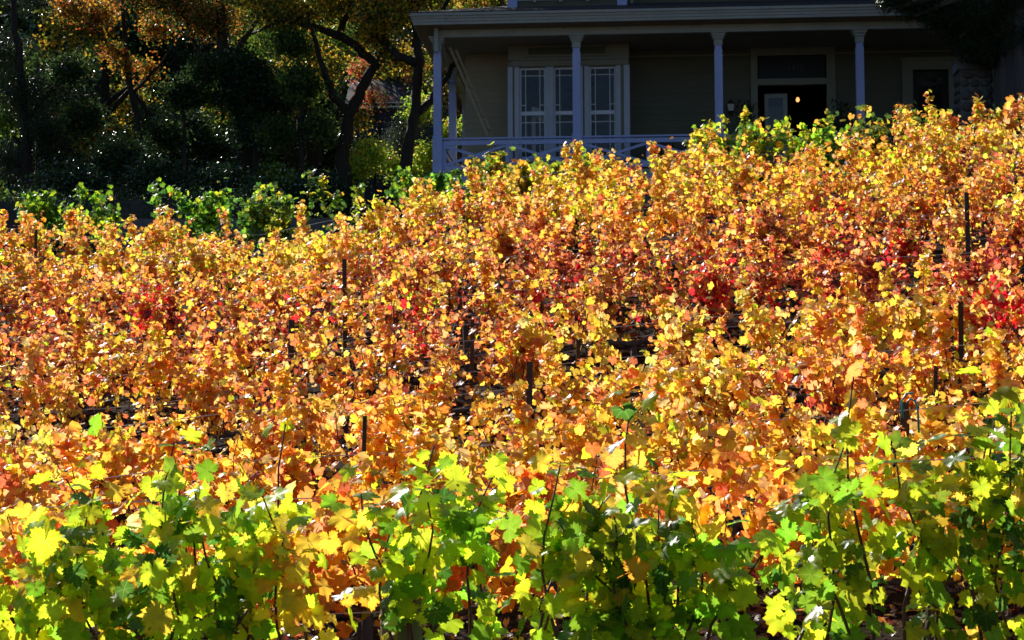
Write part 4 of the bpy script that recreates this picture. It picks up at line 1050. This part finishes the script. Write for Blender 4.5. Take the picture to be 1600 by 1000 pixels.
# wooded hillside
BG = [(-60, 54, 'G'), (60, 58, 'D'), (160, 56, 'O'), (270, 55, 'D'), (370, 58, 'G'), (470, 56, 'O'), (560, 60, 'D'), (690, 58, 'O'), (780, 57, 'O'), (-160, 57, 'D')]
BL_ = ['large green tree far back at the left edge', 'dark evergreen far back behind the glossy left tree', 'orange-tinged tree far back at upper left', 'dark evergreen far back above the slanting trunk', 'green tree far back between the left trunks', 'gold-leaved tree far back behind the crooked trunk',
       'dark evergreen far back behind the red maple', 'gold and red tree far back above the porch eave corner', 'orange tree far back behind the upper storey', 'dark evergreen far back beyond the left edge']
for k, (px, Y0, kk) in enumerate(BG):
    x = float(at(px, 300, Y0)[0]); g_ = float(ground(x, Y0)); r_ = np.random.default_rng(500 + k)
    t = tag(empty('background_tree', (x, Y0, g_)), BL_[k], 'tree', 'trees far back on the hillside')
    hgt = r_.uniform(7.5, 9.5)
    mb = MB(); mb.tube([(0, 0, -.4), (.1, 0, 2), (.0, .1, hgt * .5), (.1, 0, hgt * .8)], [.28, .22, .16, .05], 8, jitter=.1)
    for q in range(5):
        a = r_.uniform(0, 6.28); z = r_.uniform(1.8, hgt * .6); mb.tube([(.05, 0, z), (math.cos(a) * .9, math.sin(a) * .9, z + .7), (math.cos(a) * 1.7, math.sin(a) * 1.7, z + 1.6)], [.1, .07, .02], 6)
    mb.build('trunk', MT['bark'], t)
    pal = {'G': GRN, 'D': DRK, 'O': YOG}[kk]
    cl = []
    for q in range(15):
        a = r_.uniform(0, 6.28); z = r_.uniform(.12, .95); rr = 2.3 * math.sin(math.pi * min(1, z * .9 + .12)) * r_.uniform(.3, 1)
        cl.append(((x + math.cos(a) * rr, Y0 + math.sin(a) * rr, g_ + z * hgt), (1.1, 1.1, .75), 230))
    crown('crown', cl, pal, t, 'wide', 'tree' if kk != 'D' else 'evergreen', r_, (x, Y0, g_))
r_ = np.random.default_rng(900); cl = []
for k in range(420):
    Yq = r_.uniform(66, 100); xq = r_.uniform(-.55, .45) * Yq - 3; gz_ = float(ground(xq, Yq))
    cl.append(((xq, Yq, gz_ + r_.uniform(.5, 5.5)), (2.0, 2.0, 1.6), 110))
SPRIG['far'] = [sprig(80 + i, 6, .34, .22, .5) for i in range(5)]
tag(crown('woodland', cl, [(4, (.03, .055, .02)), (2, (.06, .10, .025)), (.6, (.25, .16, .04))], None, 'far', 'evergreen', r_, (0, 0, 0)), 'distant dark wooded hillside behind the house', kind='stuff')

# cypress at the right, in front of the porch end
cx = float(at(1600, 150, 35.8)[0]); cg = float(ground(cx, 35.8)); org = np.array([cx, 35.8, cg])
cyp = tag(empty('cypress_tree', org), 'tall dark cypress with grooved trunk at the right edge covering the porch end', 'tree')
mb = MB()
V = []; F_ = []; NS = 40
for i, (z, rr) in enumerate(((-.4, .78), (.3, .62), (1.2, .52), (2.6, .46), (4.0, .4), (6.5, .25), (8.5, .08))):
    for k in range(NS):
        th = 2 * math.pi * k / NS
        r2 = rr * (1 + .10 * math.sin(9 * th + .3 * z) + .06 * math.sin(17 * th - .5 * z))
        V.append((r2 * math.cos(th), r2 * math.sin(th), z))
for i in range(6):
    for k in range(NS): F_.append((i * NS + k, i * NS + (k + 1) % NS, (i + 1) * NS + (k + 1) % NS, (i + 1) * NS + k))
mb.add(V, F_)
for px, py in ((1385, 15), (1430, 25), (1500, 60), (1700, 60)):
    p = at(px, py, 35.6) - org; mb.tube([(0, 0, 3.2), (p[0] * .5, p[1] - .2, 3.5), p], [.12, .08, .03], 7)
mb.build('trunk', MT['cybark'], cyp, True)
CYP = [(1530, 30, 0, .75, .8, .45, 900), (1515, 60, 0, .38, .6, .3, 420), (1540, 85, .1, .55, .6, .18, 450), (1600, 60, 0, .8, .8, .5, 900), (1590, 0, 0, 1.2, 1.0, .5, 900), (1440, 10, -.1, .55, .5, .22, 420), (1400, 0, -.1, .4, .45, .14, 260), (1460, 30, -.1, .35, .4, .12, 220), (1490, 20, 0, .35, .5, .3, 350),
       (1680, 40, 0, 1.0, 1.0, .7, 900), (1600, -110, 0, 1.3, 1.2, 1.0, 1500), (1620, -230, 0, 1.1, 1.1, 1.0, 1200), (1610, -350, 0, .8, .8, .9, 800), (1610, -440, 0, .5, .5, .7, 400), (1500, -60, 0, .9, .9, .6, 800), (1660, 100, .5, .8, .6, .35, 500)]
crown('crown', [(at(px, py, 35.8 + dy), (a, b, c), n) for px, py, dy, a, b, c, n in CYP], [(3, (.022, .042, .018)), (2, (.03, .06, .022)), (.4, (.07, .10, .03))], cyp, 'needle', 'evergreen', np.random.default_rng(31), org)
tree('shrub', 'dark leafy shrub at the foot of the cypress at the right edge', 'shrub', 1590, 34.2, [([(1590, 240), (1588, 200), (1590, 165)], [.04, .03, .015])], [(1590, 190, 0, .35, .4, .35, 260), (1570, 215, 0, .3, .4, .25, 160)], GRN, 'leaf', 'evergreen', None, 60)
print('LEAF OBJECTS', NLEAF, 'OBJECTS', len(bpy.data.objects))
